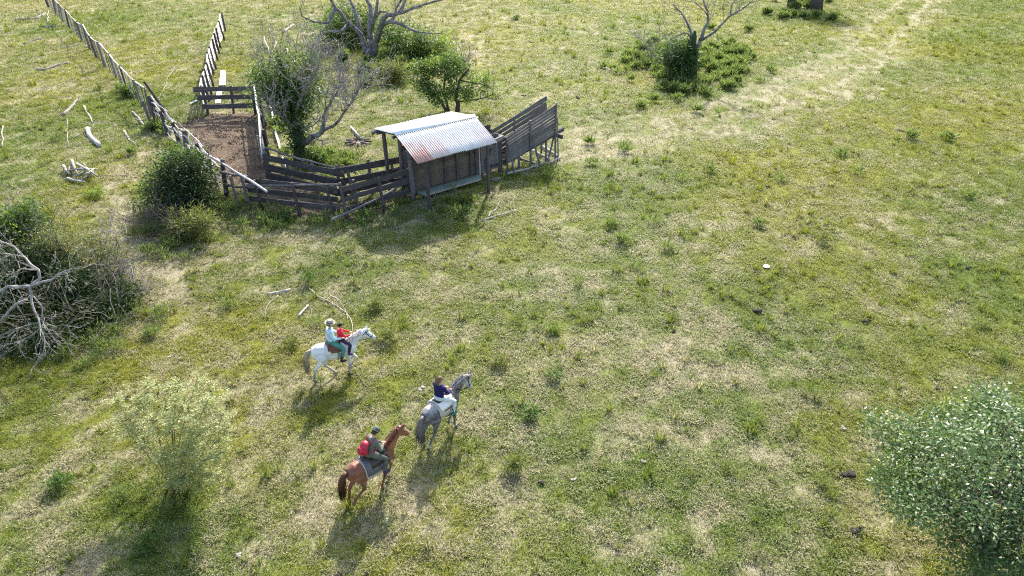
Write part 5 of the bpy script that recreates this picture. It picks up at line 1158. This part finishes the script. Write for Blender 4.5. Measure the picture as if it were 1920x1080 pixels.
    if bandana:
        bn = MB(); bn.tube([T(.02 + math.cos(q) * .07, math.sin(q) * .07, .60 + math.cos(q) * .012) for q in [2 * PI * i / 14 for i in range(15)]], .024 * s, 6); bn.build('neckerchief', cm('neck_cloth', bandana), pr)
    return pr, T

def saddle(label, hr, pad, pad2, seat_mat, fleece=None, x0=-.30, x1=.36, drop=.42, blanket=None):
    sd_ = thing('saddle', label, 'saddle', hr.location + hr.rotation_euler.to_matrix() @ Vector((0, 0, 1.39)) * HS, hr.rotation_euler.z); sd_.scale = (HS,) * 3
    def sheet(name, xa, xb, dr, rad, z0, mat, th=.018, rows=9, cols=7):
        vs = []; fs = []
        for i in range(cols):
            x = xa + (xb - xa) * i / (cols - 1)
            for j in range(rows):
                a_ = (j / (rows - 1) - .5) * 2; sgn = 1 if a_ >= 0 else -1; q = abs(a_) * (dr + .30)
                if q < .30: an = q / rad; y = math.sin(min(an, 1.25)) * rad; z = z0 - rad + math.cos(min(an, 1.25)) * rad
                else: an = .30 / rad; y = math.sin(min(an, 1.25)) * rad + (q - .30) * .25; z = z0 - rad + math.cos(min(an, 1.25)) * rad - (q - .30) * .96
                vs.append((x + _gr.uniform(-.006, .006), sgn * y, z + .03 * ((x - .03) / .33) ** 2 * 1.0 - 1.39))
        for i in range(cols - 1):
            for j in range(rows - 1): fs.append((i * rows + j, (i + 1) * rows + j, (i + 1) * rows + j + 1, i * rows + j + 1))
        m_ = MB(); m_.add(vs, fs); o = m_.build(name, mat, sd_); q = o.modifiers.new('thick', 'SOLIDIFY'); q.thickness = th; q.offset = 1; return o
    if pad: sheet('saddle_pad', x0 - .06, x1 + .02, drop, .31, 1.408, pad)
    if pad2: sheet('saddle_pad_border', x0 - .03, x1 - .02, drop - .06, .325, 1.428, pad2)
    if fleece: sheet('fleece', x0 + .02, x1 - .08, drop * .35, .33, 1.455, fleece, .035)
    sheet('saddle_flap', -.14, .22, .13, .335, 1.44, seat_mat, .015)
    st_ = MB(); st_.loft([(Vector((x, 0, z)), Vector((0, w_, 0)), Vector((0, 0, h_))) for x, z, w_, h_ in ((-.27, .10, .10, .035), (-.22, .10, .15, .05), (-.10, .07, .145, .03), (.08, .065, .12, .03), (.2, .09, .09, .04), (.26, .11, .06, .05))], 12); st_.build('seat', seat_mat, sd_)
    g_ = MB(); g_.tube([(.08 , math.cos(q) * .315, 1.07 - 1.39 + math.sin(q) * .345) for q in [R(20) + R(-220) * i / 16 for i in range(17)]], .018, 5, squash=.5); g_.build('girth', M_LEATHER, sd_)
    for sg in (-1, 1):
        l_ = MB(); l_.tube([(.10, .30 * sg, -.10), (.16, .36 * sg, -.35), (.19, .385 * sg, -.60)], .012, 5); l_.tube([(.19 + math.cos(q) * .0, .385 * sg + math.cos(q) * .06, -.66 + math.sin(q) * .07) for q in [2 * PI * i / 10 for i in range(11)]], .012, 5); l_.build('stirrup', M_LEATHER, sd_)
    return sd_

hair_mat = lambda nm, a, b: leaf_mat(nm, a, b, .15, .5, .35)
def near_any(c, pts, r0, r1):
    d = np.full(len(c), 9.0)
    for p in pts: d = np.minimum(d, np.linalg.norm(c - np.array(tuple(p)), axis=1))
    return 1 - sstep(r0, r1, d)
def leg_dark(c, hoofs, zl, zh): return 1 - sstep(zl, zh, c[:, 2] + (N3(c, .1, 4) - .5) * .1)

# white horse
def coat_white(c, hoofs, poll, hd):
    col = mixv((.60, .585, .57), (.74, .73, .72), sstep(.3, .7, N3(c, .25, 1)))
    col = col * (1 - .5 * leg_dark(c, hoofs, .28, .72)[:, None]) ; f = leg_dark(c, hoofs, .28, .72) * .35; col = col * (1 - f[:, None]) + np.array((.2, .18, .17)) * f[:, None]
    m = near_any(c, [poll + hd * .56], .05, .16)[:, None]; col = col * (1 - m * .6) + np.array((.22, .19, .19)) * m * .6
    hf = near_any(c, [h[0] for h in hoofs], .065, .085)[:, None]; return col * (1 - hf) + np.array((.022, .018, .017)) * hf
wh_c = Vector((-4.88, 15.20, 0)); WH_RZ = R(20)
legs_w = {'hr': ((-42, -16, 12), True), 'hl': ((4, 40, 34), False), 'fr': ((-3, -6, 18), True), 'fl': ((34, -38, -30), False)}
WH, wi = horse('white horse walking with a man and a child on its back', wh_c, WH_RZ, legs_w, (38, .74, 44), coat_white, hair_mat('white_mane', (.42, .40, .38), (.72, .70, .68)), hair_mat('fawn_tail', (.30, .22, .14), (.62, .54, .44)), .05, (plain_mat('navy_strap', (.015, .02, .06), (.03, .05, .12), 10, .5), (.42, -.02, 1.62)))
saddle('brown saddle on a white pad under the man and child', WH, M_WHITE if False else plain_mat('white_pad', (.55, .53, .5), (.75, .73, .7), 30, .9), None, M_TAN, plain_mat('maroon_fleece', (.10, .03, .03), (.2, .08, .06), 40, .95), x0=-.24, x1=.24, drop=.16)
person('man in pale blue shirt, green trousers, dark boots and straw hat behind the child', WH, (-.07, 0, 1.46), 1.76, lean=3, arms=(((.10, -.27, .28), (.36, -.15, .20)), ((.10, .27, .28), (.40, .12, .20))), shirt=(.50, .63, .74), trousers=(.07, .22, .19), boots=(.045, .038, .036), bootlen=.36, hair=(.09, .07, .055), hat=((.36, .32, .255), .175, .11, -4), headdown=8, cuff=.72)
person('child in red jacket sitting in front of the man on the white horse', WH, (.27, 0, 1.48), 1.38, lean=3, arms=(((.16, -.26, .30), (.40, -.12, .28)), ((.16, .26, .30), (.42, .08, .30))), shirt=(.62, .025, .045), trousers=(.03, .025, .06), boots=(.055, .03, .16), bootlen=.14, hair=(.018, .012, .01), knee=(.34, .29, -.12), headdown=14, cuff=.95)

# dapple grey horse, seen from behind
def coat_grey(c, hoofs, poll, hd):
    n = N3(c, .07, 2); col = mixv((.06, .052, .056), (.17, .155, .16), sstep(.38, .62, n))
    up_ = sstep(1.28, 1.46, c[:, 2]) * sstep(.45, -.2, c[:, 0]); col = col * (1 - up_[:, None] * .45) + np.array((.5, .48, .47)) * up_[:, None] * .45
    bl_ = sstep(1.05, .8, c[:, 2]) * sstep(-.35, -.1, c[:, 0]) * sstep(.45, .2, c[:, 0]); col = col * (1 - bl_[:, None] * .5) + np.array((.46, .43, .42)) * bl_[:, None] * .5
    ld = leg_dark(c, hoofs, .5, .8)[:, None]; col = col * (1 - ld * .55) + np.array((.10, .09, .09)) * ld * .55
    ld = leg_dark(c, hoofs, .1, .26)[:, None]; col = col * (1 - ld * .6) + np.array((.5, .47, .45)) * ld * .6
    h_ = near_any(c, [poll + hd * .2, poll + hd * .42], .10, .26)[:, None]; col = col * (1 - h_ * .75) + np.array((.58, .57, .58)) * h_ * .75
    hf = near_any(c, [h[0] for h in hoofs], .06, .08)[:, None]; return col * (1 - hf) + np.array((.03, .026, .024)) * hf
GH_RZ = R(53); gh_c = Vector((-1.74, 12.84, 0))
legs_g = {'hl': ((-40, -10, 15), True), 'hr': ((-4, -44, -30), False), 'fr': ((2, -2, 22), True), 'fl': ((30, -40, -30), False)}
GH, gi2 = horse('dapple grey horse seen from behind, carrying the woman in dark blue', gh_c, GH_RZ, legs_g, (40, .78, 72), coat_grey, hair_mat('grey_mane', (.13, .115, .12), (.42, .39, .39)), hair_mat('grey_tail', (.09, .08, .08), (.30, .27, .25)), -.03, (plain_mat('black_strap', (.008, .008, .01), (.02, .02, .025), 10, .5), (.45, -.02, 1.60)), turn=-22)
saddle('dark saddle with white fleece on the grey horse', GH, plain_mat('beige_pad', (.34, .30, .25), (.5, .46, .40), 30, .9), None, M_LEATHER, plain_mat('white_fleece', (.62, .6, .57), (.8, .78, .75), 40, .95), drop=.26)
person('woman in dark blue top and pale jeans with tied brown hair, on the grey horse', GH, (-.05, 0, 1.47), 1.66, lean=4, arms=(((.12, -.27, .28), (.38, -.14, .22)), ((.12, .27, .28), (.40, .10, .22))), shirt=(.012, .012, .075), trousers=(.55, .60, .58), boots=(.02, .20, .17), bootlen=.17, hair=(.16, .095, .055), longhair=.14, headturn=-12, headdown=6, cuff=.92)

# chestnut horse
def coat_chestnut(c, hoofs, poll, hd):
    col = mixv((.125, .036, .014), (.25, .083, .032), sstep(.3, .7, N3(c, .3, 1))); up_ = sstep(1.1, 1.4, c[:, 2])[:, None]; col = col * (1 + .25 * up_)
    ld = leg_dark(c, hoofs, .3, .8)[:, None]; col = col * (1 - .35 * ld)
    bl_ = (near_any(c, [poll + hd * .25 + Vector((.05, 0, .10)), poll + hd * .4 + Vector((.05, 0, .06))], .05, .09) * (abs(c[:, 1]) < .04))[:, None]; col = col * (1 - bl_ * .5) + np.array((.55, .4, .32)) * bl_ * .5
    sk = near_any(c, [hoofs[1][0], hoofs[1][1]], .07, .12)[:, None]; col = col * (1 - sk * .8) + np.array((.6, .5, .42)) * sk * .8
    hf = near_any(c, [h[0] for h in hoofs], .058, .075)[:, None]; return col * (1 - hf) + np.array((.05, .035, .03)) * hf
HS = .765; CH_RZ = R(43); ch_c = Vector((-3.13, 10.99, 0))
legs_c = {'hl': ((-40, -12, 16), True), 'hr': ((6, -62, -30), False), 'fr': ((-14, -24, -6), True), 'fl': ((36, -20, -12), False)}
CH, ci2 = horse('chestnut brown horse with dark tail, ridden by the person with the red backpack', ch_c, CH_RZ, legs_c, (48, .82, 50), coat_chestnut, hair_mat('chestnut_mane', (.07, .022, .010), (.24, .09, .04)), hair_mat('dark_chestnut_tail', (.05, .018, .010), (.17, .055, .026)), .06, (M_TAN, None), forelock=True)
m_ = MB(); nb0, nd0 = ci2[5], ci2[4]
s_n = nd0.cross(Vector((0, 0, 1))).normalized(); u_n = s_n.cross(nd0).normalized()
m_.tube([nb0 + nd0 * .18 + s_n * math.cos(q) * .155 + u_n * math.sin(q) * .255 for q in [2 * PI * i / 18 for i in range(19)]], .016, 5); m_.build('neck_strap', M_TAN, CH)
saddle('dark saddle over a grey blanket with beige border on the brown horse', CH, plain_mat('beige_border', (.34, .29, .24), (.5, .44, .37), 30, .9), plain_mat('grey_blanket', (.06, .06, .065), (.15, .15, .155), 30, .95), M_LEATHER, None, drop=.36)
cr, CT = person('person in olive grey clothes and grey hat on the brown horse', CH, (-.02, 0, 1.47), 1.76, lean=20, arms=(((.16, -.26, .26), (.38, -.05, .30)), ((.16, .24, .26), (.38, .04, .32))), shirt=(.115, .125, .10), trousers=(.095, .105, .085), boots=(.05, .03, .07), bootlen=.10, hair=(.05, .04, .03), hat=((.11, .13, .11), .16, .11, 12), headdown=22, cuff=.97)
# front bag before the rider and red backpack on the back
fb = thing('saddle_bag', 'black bag on the saddle in front of the person in olive grey', 'bag', CH.location + CH.rotation_euler.to_matrix() @ Vector((.33, 0, 1.44)) * HS, CH_RZ); fb.scale = (HS,) * 3
m_ = MB()
m_.loft([(Vector((x, 0, .03)), Vector((0, w_, 0)), Vector((0, 0, h_))) for x, w_, h_ in ((-.10, .12, .05), (-.06, .20, .085), (.02, .22, .09), (.08, .20, .08), (.11, .12, .05))], 14)
for sg in (-1, 1): m_.loft([(Vector((.0, .22 * sg + .03 * sg * i, .0 - .075 * i)), Vector((.11 if i not in (0, 4) else .08, 0, 0)), Vector((0, .045, 0))) for i in range(5)], 10)
link('bag_body', remeshed(m_, .014, 4, 'bag_body'), fb).data.materials.append(plain_mat('black_canvas', (.010, .010, .011), (.03, .03, .032), 20, .8))
m_ = MB(); m_.tube([(-.06, -.1, .12), (.0, -.12, .17), (.07, -.08, .12)], .012, 5); m_.build('handle', M_LEATHER, fb)
bp = thing('backpack', 'red backpack on the back of the person in olive grey', 'backpack', cr.location, CH_RZ); bp.scale = (HS,) * 3
RED = plain_mat('red_nylon', (.32, .007, .03), (.5, .018, .055), 12, .5, .4); m_ = MB()
m_.loft([(CT(-.235 - dx, 0, z), Matrix.Rotation(R(20), 3, 'Y') @ Vector((0, w_, 0)), Matrix.Rotation(R(20), 3, 'Y') @ Vector((d_, 0, 0))) for z, w_, d_, dx in ((.09, .10, .07, 0), (.12, .15, .10, .0), (.24, .165, .115, .005), (.36, .155, .105, 0), (.45, .12, .085, -.01), (.49, .06, .05, -.02))], 14)
link('pack_body', remeshed(m_, .012, 5, 'pack_body'), bp).data.materials.append(RED)
m_ = MB(); m_.loft([(CT(-.345, 0, z), Matrix.Rotation(R(20), 3, 'Y') @ Vector((0, w_, 0)), Matrix.Rotation(R(20), 3, 'Y') @ Vector((.05, 0, 0))) for z, w_ in ((.11, .08), (.14, .12), (.25, .125), (.30, .09))], 12); m_.build('front_pocket', RED, bp)
for sg in (-1, 1):
    m_ = MB(); m_.tube([CT(-.16, .11 * sg, .47), CT(-.08, .12 * sg, .565), CT(.05, .125 * sg, .57), CT(.13, .13 * sg, .47), CT(.13, .14 * sg, .36), CT(.02, .19 * sg, .24), CT(-.14, .15 * sg, .16)], .024, 6, squash=.5); m_.build('strap', RED, bp)

# ------------------------------------------------------------------ things lying about
def lying(name, label, cat, pts, r0, r1, mat=M_LOG, lift=None, sides=8, twigs=0):
    k_ = .68 if max(r0, r1) > .03 else .85
    r0, r1 = r0 * k_, r1 * k_
    """a log or branch lying on the ground along pixel points"""
    P_ = []
    for i, q in enumerate(pts):
        c = G(q[0], q[1]); c.z = (lift if lift is not None else max(r0, r1) * .45) + (q[2] if len(q) > 2 else 0); P_.append(c)
    loc = Vector((P_[0].x, P_[0].y, 0)); P_ = [p - loc for p in P_]; out = [P_[0]]
    for a, b in zip(P_[:-1], P_[1:]):
        w_ = (b - a).length * .03; out += [a.lerp(b, .35) + Vector((_gr.uniform(-w_, w_), _gr.uniform(-w_, w_), _gr.uniform(-w_, w_) * .3)), a.lerp(b, .7) + Vector((_gr.uniform(-w_, w_), _gr.uniform(-w_, w_), 0)), b]
    n = len(out); m_ = MB(); m_.tube(out, [(r0 + (r1 - r0) * i / (n - 1)) * _gr.uniform(.88, 1.12) for i in range(n)], sides)
    if not twigs and max(r0, r1) > .045 and name in ('log', 'branch'): side_twigs(m_, out, 3, .35, r1 * .45, 0, [], Vector(), 1, .05, .012)
    if twigs: side_twigs(m_, out, twigs, .45, r1 * .6, 1, [], Vector(), 2, .05, .006)
    o = m_.build(name, mat); o.location = loc; tag(o, label, cat); return o
M_LOGG = plain_mat('lying_log', (.11, .10, .088), (.33, .305, .27), 9, .9, .2, bumps=.5, dist=.02); M_LOGD = plain_mat('dark_log', (.06, .055, .05), (.2, .185, .17), 9, .9, .2, bumps=.5, dist=.02)
M_LOGP = plain_mat('pale_log', (.24, .22, .195), (.52, .485, .44), 9, .9, .2, bumps=.4, dist=.02); M_VINE = plain_mat('dry_vine', (.26, .22, .17), (.5, .45, .37), 9, .9, .2, bumps=.2)
lying('log', 'straight grey log lying alone in the grass left of the long fence', 'log', [(119, 217), (133, 203), (147, 188)], .14, .10, M_LOGG)
lying('branch', 'straight pale branch touching the end of a thin pole near the fence', 'branch', [(158, 200), (166, 215), (174, 231)], .09, .06, M_LOGP)
lying('branch', 'crooked grey branch meeting the thick bent pale log', 'branch', [(135, 260), (150, 252), (163, 247), (176, 235)], .07, .04, M_LOGG)
lying('log', 'thick bent pale log, lowest of the pieces lying near the fence', 'log', [(165, 243), (168, 256), (176, 264), (188, 275)], .19, .17, M_LOGP)
lying('pole', 'long thin grey pole lying crosswise among the logs by the fence', 'pole', [(176, 226), (215, 231), (259, 238)], .035, .03, M_LOGG)
lying('log', 'curved grey bough lying against the foot of the corral fence', 'log', [(248, 211), (260, 222), (270, 236), (284, 243)], .10, .12, M_LOGG)
lying('branch', 'short pale branch between the bent log and the curved bough', 'branch', [(233, 246), (240, 257), (253, 271)], .08, .05, M_LOGP)
lying('log', 'long grey log with one forked end, alone in the grass beyond the others', 'log', [(69, 131), (82, 132), (105, 124), (129, 118)], .11, .15, M_LOGG)
lying('log', 'short thick grey log with a sawn end near the far end of the fence', 'log', [(30, 39), (38, 39), (46, 37)], .24, .26, M_LOGG)
lying('log', 'curved grey log touching the far end of the fence', 'log', [(50, 37), (70, 35), (85, 26)], .17, .16, M_LOGG)
lying('log', 'dark grey log below the curved log at the far end of the fence', 'log', [(79, 52), (95, 51), (109, 51)], .16, .18, M_LOGD)
lying('log', 'dark log with a thin tail left of the fence', 'log', [(45, 83), (58, 78), (77, 73)], .07, .17, M_LOGD)
lying('branch', 'low dark branch in the fence shadow', 'branch', [(99, 93), (118, 90), (150, 83)], .06, .09, M_LOGG)
lying('branch', 'thin grey branch in the fence shade near the middle of the long fence', 'branch', [(150, 142), (165, 134), (180, 128)], .05, .06, M_LOGG)
lying('stake', 'thin white stake leaning at the far end of the fence', 'stake', [(89, 43), (91, 32), (92, 20)], .07, .06, M_LOGP)
lying('pole', 'thin white pole lying at the frame edge', 'pole', [(4, 275), (4, 256), (6, 236)], .05, .04, M_LOGP)
lying('stick', 'long thin pale stick lying below the long thin pole', 'stick', [(126, 222), (127, 250), (129, 281)], .022, .018, M_LOGP)
lying('vine', 'long pale dry vine curving over the grass between fence and corral', 'vine', [(294, 187), (306, 170), (313, 155), (320, 138), (333, 122), (351, 107)], .035, .03, M_VINE, sides=5)
lying('stick', 'short pale stick beside the white board fence', 'stick', [(377, 89), (388, 80), (398, 72)], .03, .03, M_VINE)
lying('log', 'white barkless log lying beyond the thin shrub', 'log', [(533, 61), (541, 54), (551, 47)], .17, .11, M_LOGP)
lying('branch', 'white branch lying among the twigs beyond the ivy tree', 'branch', [(538, 92), (548, 108), (556, 125)], .07, .05, M_LOGP)
lying('plank', 'broken white plank standing in the thin shrub beyond the gate', 'plank', [(497, 76, .3), (500, 88, .2), (505, 101)], .09, .07, M_LOGP)
lying('plank', 'pale splintered board leaning in the thin shrub', 'plank', [(509, 101), (515, 95, .2), (520, 88, .4)], .07, .08, M_LOGP)
lying('log', 'short white log with a cut end past the ivy tree', 'log', [(597, 165), (600, 172), (602, 179)], .10, .12, M_LOGP)
lying('log', 'grey log lying behind the short white log', 'log', [(590, 169), (605, 172), (625, 178)], .12, .10, M_LOGG)
lying('plank', 'pale plank lying in the grass behind the race', 'plank', [(645, 301), (657, 312), (668, 324)], .07, .07, M_LOGP)
lying('pole', 'dark pole propped on the fork of the ivy tree', 'pole', [(606, 296), (592, 281, .5), (579, 266, .9)], .045, .04, M_LOGD)
lying('plank', 'white plank lying at the foot of the bare tree', 'plank', [(692, 111), (708, 111), (727, 113)], .10, .09, M_LOGP)
lying('pole', 'straight white pole lying in the sun before the shed', 'pole', [(904, 414), (935, 404), (967, 395)], .055, .045, M_WHITEWOOD if False else M_LOGP)
lying('branch', 'bent pale branch next to the straight white pole', 'branch', [(916, 407), (920, 399), (930, 393), (936, 382)], .04, .05, M_LOGP)
lying('stick', 'thin pale stick in the shade under the shed eave', 'stick', [(770, 395), (795, 383), (823, 369)], .018, .015, M_VINE)
lying('stick', 'thin stick lying by the weed clump at the shed front', 'stick', [(868, 378), (885, 370), (902, 361)], .018, .015, M_VINE)
lying('stick', 'thin crooked stick on the grass below the ramp', 'stick', [(960, 300), (968, 313), (985, 325), (992, 331)], .025, .018, M_VINE)
lying('plank', 'flat white slab of wood lying across the curved dry stem', 'plank', [(499, 552), (522, 549), (545, 544)], .05, .07, M_LOGP)
lying('plank', 'small white slab of wood lying aslant near the man in the straw hat', 'plank', [(560, 594), (569, 583), (578, 573)], .06, .04, M_LOGP)
lying('vine', 'dry stem arching from under the flat white slab', 'vine', [(498, 597), (498, 580), (505, 568), (522, 554)], .016, .013, M_VINE, sides=5)
lying('vine', 'long dry vine running from the tall weed toward the white horse', 'vine', [(580, 541), (597, 556), (612, 563), (632, 574), (650, 587), (657, 597), (661, 612), (662, 625)], .022, .014, M_VINE, sides=5)
lying('vine', 'second dry vine arching to the same end near the white horse', 'vine', [(618, 553), (632, 560), (643, 574), (650, 590), (652, 600)], .018, .013, M_VINE, sides=5)
lying('vine', 'dark dry vine trailing in the grass below the forelegs of the white horse', 'vine', [(664, 690), (670, 702), (680, 715), (692, 729)], .022, .013, M_LOGD, sides=5)
lying('stick', 'thin dark stick in the shadow of the grey horse', 'stick', [(840, 902), (849, 912), (855, 926)], .014, .010, M_LOGD, sides=5)
lying('branch', 'pale branch with twigs in the trampled trail by the brush heap', 'branch', [(150, 450), (190, 437), (215, 432)], .025, .015, M_LOGP, twigs=5)
# stack of dead wood
b = G(155, 338); t_ = thing('wood_pile', 'small pile of white dead branches in the grass', 'wood pile', b)
for x0, y0, x1, y1, r_ in ((122, 320, 134, 335, .08), (137, 312, 130, 330, .07), (130, 330, 158, 318, .06), (140, 334, 168, 325, .05), (148, 318, 188, 343, .05), (138, 310, 150, 340, .07), (160, 318, 176, 336, .04), (145, 330, 185, 320, .04), (150, 342, 178, 328, .05), (128, 338, 160, 345, .06), (165, 340, 180, 326, .04)):
    m_ = MB(); A, B = G(x0, y0), G(x1, y1); A.z = _gr.uniform(.06, .4); B.z = _gr.uniform(.06, .35); m_.tube([A - b, (A + B) / 2 - b + rv(.06), B - b], [r_, r_ * .85, r_ * .6], 6); m_.build('branch', _gr.choice((M_LOGP, M_LOGG)), t_)
lying('pole', 'thin dark pole lying from the small wood pile toward the fence bushes', 'pole', [(165, 331), (200, 330), (241, 329)], .028, .022, M_LOGD)
# burnt log ends past the race
b = G(672, 268); t_ = thing('fire_pit', 'ring of charred wood and ash with one white log, in the grass behind the race', 'fire pit', b)
m_ = MB(); M_ASH = plain_mat('ash', (.10, .075, .07), (.34, .29, .28), 10, .95)
vs = [Vector((0, 0, .05))] + [Vector((math.cos(2 * PI * k / 14) * .62 * _gr.uniform(.8, 1.1), math.sin(2 * PI * k / 14) * .62 * _gr.uniform(.8, 1.1), .0)) for k in range(14)]
m_.add(vs, [(0, 1 + k, 1 + (k + 1) % 14) for k in range(14)]); m_.build('ash_bed', M_ASH, t_)
for i in range(9):
    an = i * .7; m_ = MB(); d_ = Vector((math.cos(an), math.sin(an), .05)); m_.tube([d_ * .2 + Vector((0, 0, .08)), d_ * .45 + Vector((0, 0, .08)), d_ * .72 + Vector((0, 0, .05))], [.05, .06, .045], 6); m_.build('charred_log', M_LOGD if i % 3 else M_SCRAP, t_)
m_ = MB(); m_.tube([G(674, 262) - b + Vector((0, 0, .12)), G(666, 250) - b + Vector((0, 0, .1)), G(658, 240) - b + Vector((0, 0, .08))], [.085, .07, .05], 7); m_.build('white_log', M_LOGP, t_)

def lump(name, label, cat, px, py, r_, mat, flat=.5, n=6, group=None):
    """a heap of a few rounded lumps"""
    b = G(px, py); m_ = MB()
    for i in range(n):
        c = Vector((_gr.gauss(0, .45) * r_, _gr.gauss(0, .45) * r_, r_ * flat * _gr.uniform(.1, .55))); q = r_ * _gr.uniform(.35, .65); secs = []
        for k in range(5):
            t2 = -1 + 2 * (k + .5) / 5; h = math.sqrt(1 - t2 * t2); secs.append((c + Vector((0, 0, t2 * q * flat * 1.2)), Vector((h * q * _gr.uniform(.85, 1.15), h * q * .2 * _gr.uniform(-1, 1), 0)), Vector((0, h * q * _gr.uniform(.85, 1.15), 0))))
        m_.loft(secs, 7)
    o = m_.build(name, mat); o.location = b; tag(o, label, cat, group); return o
DG = 'cow dung pats in the pasture'
for px, py, r_, lab in ((1571, 304, .20, 'black dung pat up the slope, larger of the close pair'), (1618, 317, .14, 'small black dung pat next to the larger one up the slope'), (1420, 582, .20, 'black dung pat on short grass in the middle of the pasture'), (1262, 621, .11, 'small dark dung pat in yellowish grass'),
                        (1625, 603, .14, 'dark dung pat out toward the pasture edge, level with the middle one'), (1407, 779, .12, 'small dark dung pat in dry grass below the middle one'), (1761, 730, .14, 'dark dung pat just beyond the glossy tree'), (1590, 888, .21, 'large black dung pat nearest the edge of the glossy tree crown'),
                        (1603, 994, .19, 'black dung pat on dry grass before the bare earth by the glossy tree'), (1687, 245, .18, 'dark dung pat beside the vehicle track'), (1017, 904, .09, 'tiny black dung pat in dry grass ahead of the brown horse'), (1085, 184, .20, 'dark dung pat on the worn trail beyond the ramp'),
                        (983, 179, .17, 'dark dung pat right behind the ramp'), (686, 1076, .10, 'black dung pat at the lower frame edge, farther from the feathery bush'), (637, 1077, .12, 'black dung pat at the lower frame edge, closer to the feathery bush'), (1635, 155, .22, 'dark pat with a pale top on the vehicle track'), (1815, 504, .16, 'dark dung pat in brownish grass at the side of the pasture'), (1440, 350, .12, 'faint dark dung pat in greener grass past the ramp'),
                        (640, 13, .3, 'dark dung pat beyond the bare tree stems'), (605, 14, .22, 'second dark dung pat beyond the bare tree stems')):
    lump('dung_pat', lab, 'dung', px, py, r_ * .72, M_DUNG, .45, 6, DG)
for px, py, r_, lab in ((450, 1042, .11, 'round grey stone near the lower edge beside the feathery bush'), (788, 730, .13, 'flat pale stone between the white horse and the grey horse'), (1205, 866, .10, 'pale flat stone in dry grass, larger one of two'), (1190, 835, .07, 'small pale stone beyond the larger flat one'), (730, 977, .10, 'pale stone in the shadow of the brown horse'),
                        (1075, 897, .10, 'light grey stone in a green tuft'), (1497, 461, .09, 'small white stone near the white lid'), (1474, 500, .10, 'pale pinkish stone beside the white lid'), (1732, 410, .12, 'pale stone out in the side of the pasture'), (320, 668, .09, 'pale stone in the grass above the feathery bush'), (205, 664, .10, 'pale flat stone below the thicket'), (893, 385, .16, 'grey stone in the weeds before the shed'),
                        (1580, 803, .10, 'pale stone in bare soil near the glossy tree')):
    lump('stone', lab, 'stone', px, py, r_ * .72, M_STONE, .45, 3)
b = G(1437, 501); m_ = MB(); n_ = 20
prof = [(.11, .03), (.117, .042), (.104, .045), (.04, .05), (.001, .051)]; vs = []; fs = []
for r_, z_ in prof:
    for k in range(n_): vs.append(Vector((math.cos(2 * PI * k / n_) * r_, math.sin(2 * PI * k / n_) * r_, z_)))
for i in range(len(prof) - 1):
    for k in range(n_): fs.append((i * n_ + k, i * n_ + (k + 1) % n_, (i + 1) * n_ + (k + 1) % n_, (i + 1) * n_ + k))
m_.add(vs, fs); o = m_.build('lid', M_WHITE); o.location = b; o.rotation_euler = (.08, -.04, 0); o.modifiers.new('thick', 'SOLIDIFY').thickness = .01; tag(o, 'round white metal lid lying flat on the grass', 'lid')
# white boards behind the gate
for i, (A, B, wd, lab) in enumerate(((G(415, 163), G(417, 136), .2, 'wide white board lying behind the gate, edge toward the board fence'), (G(422, 163), G(421, 136), .16, 'white board lying behind the gate beside the wider one'), (G(409, 197), G(413, 172), .32, 'white sheet of wood lying just behind the gate planks'))):
    A.z = .12; B.z = .16; tag(piece('loose_board', None, A, B, wd, .04, M_WHITEWOOD), lab, 'board')
tag(piece('loose_board', None, G(357, 194, .06), G(369, 188, .07), .16, .03, M_WHITEWOOD), 'small pale board lying in the yard mouth left of the gate', 'board')
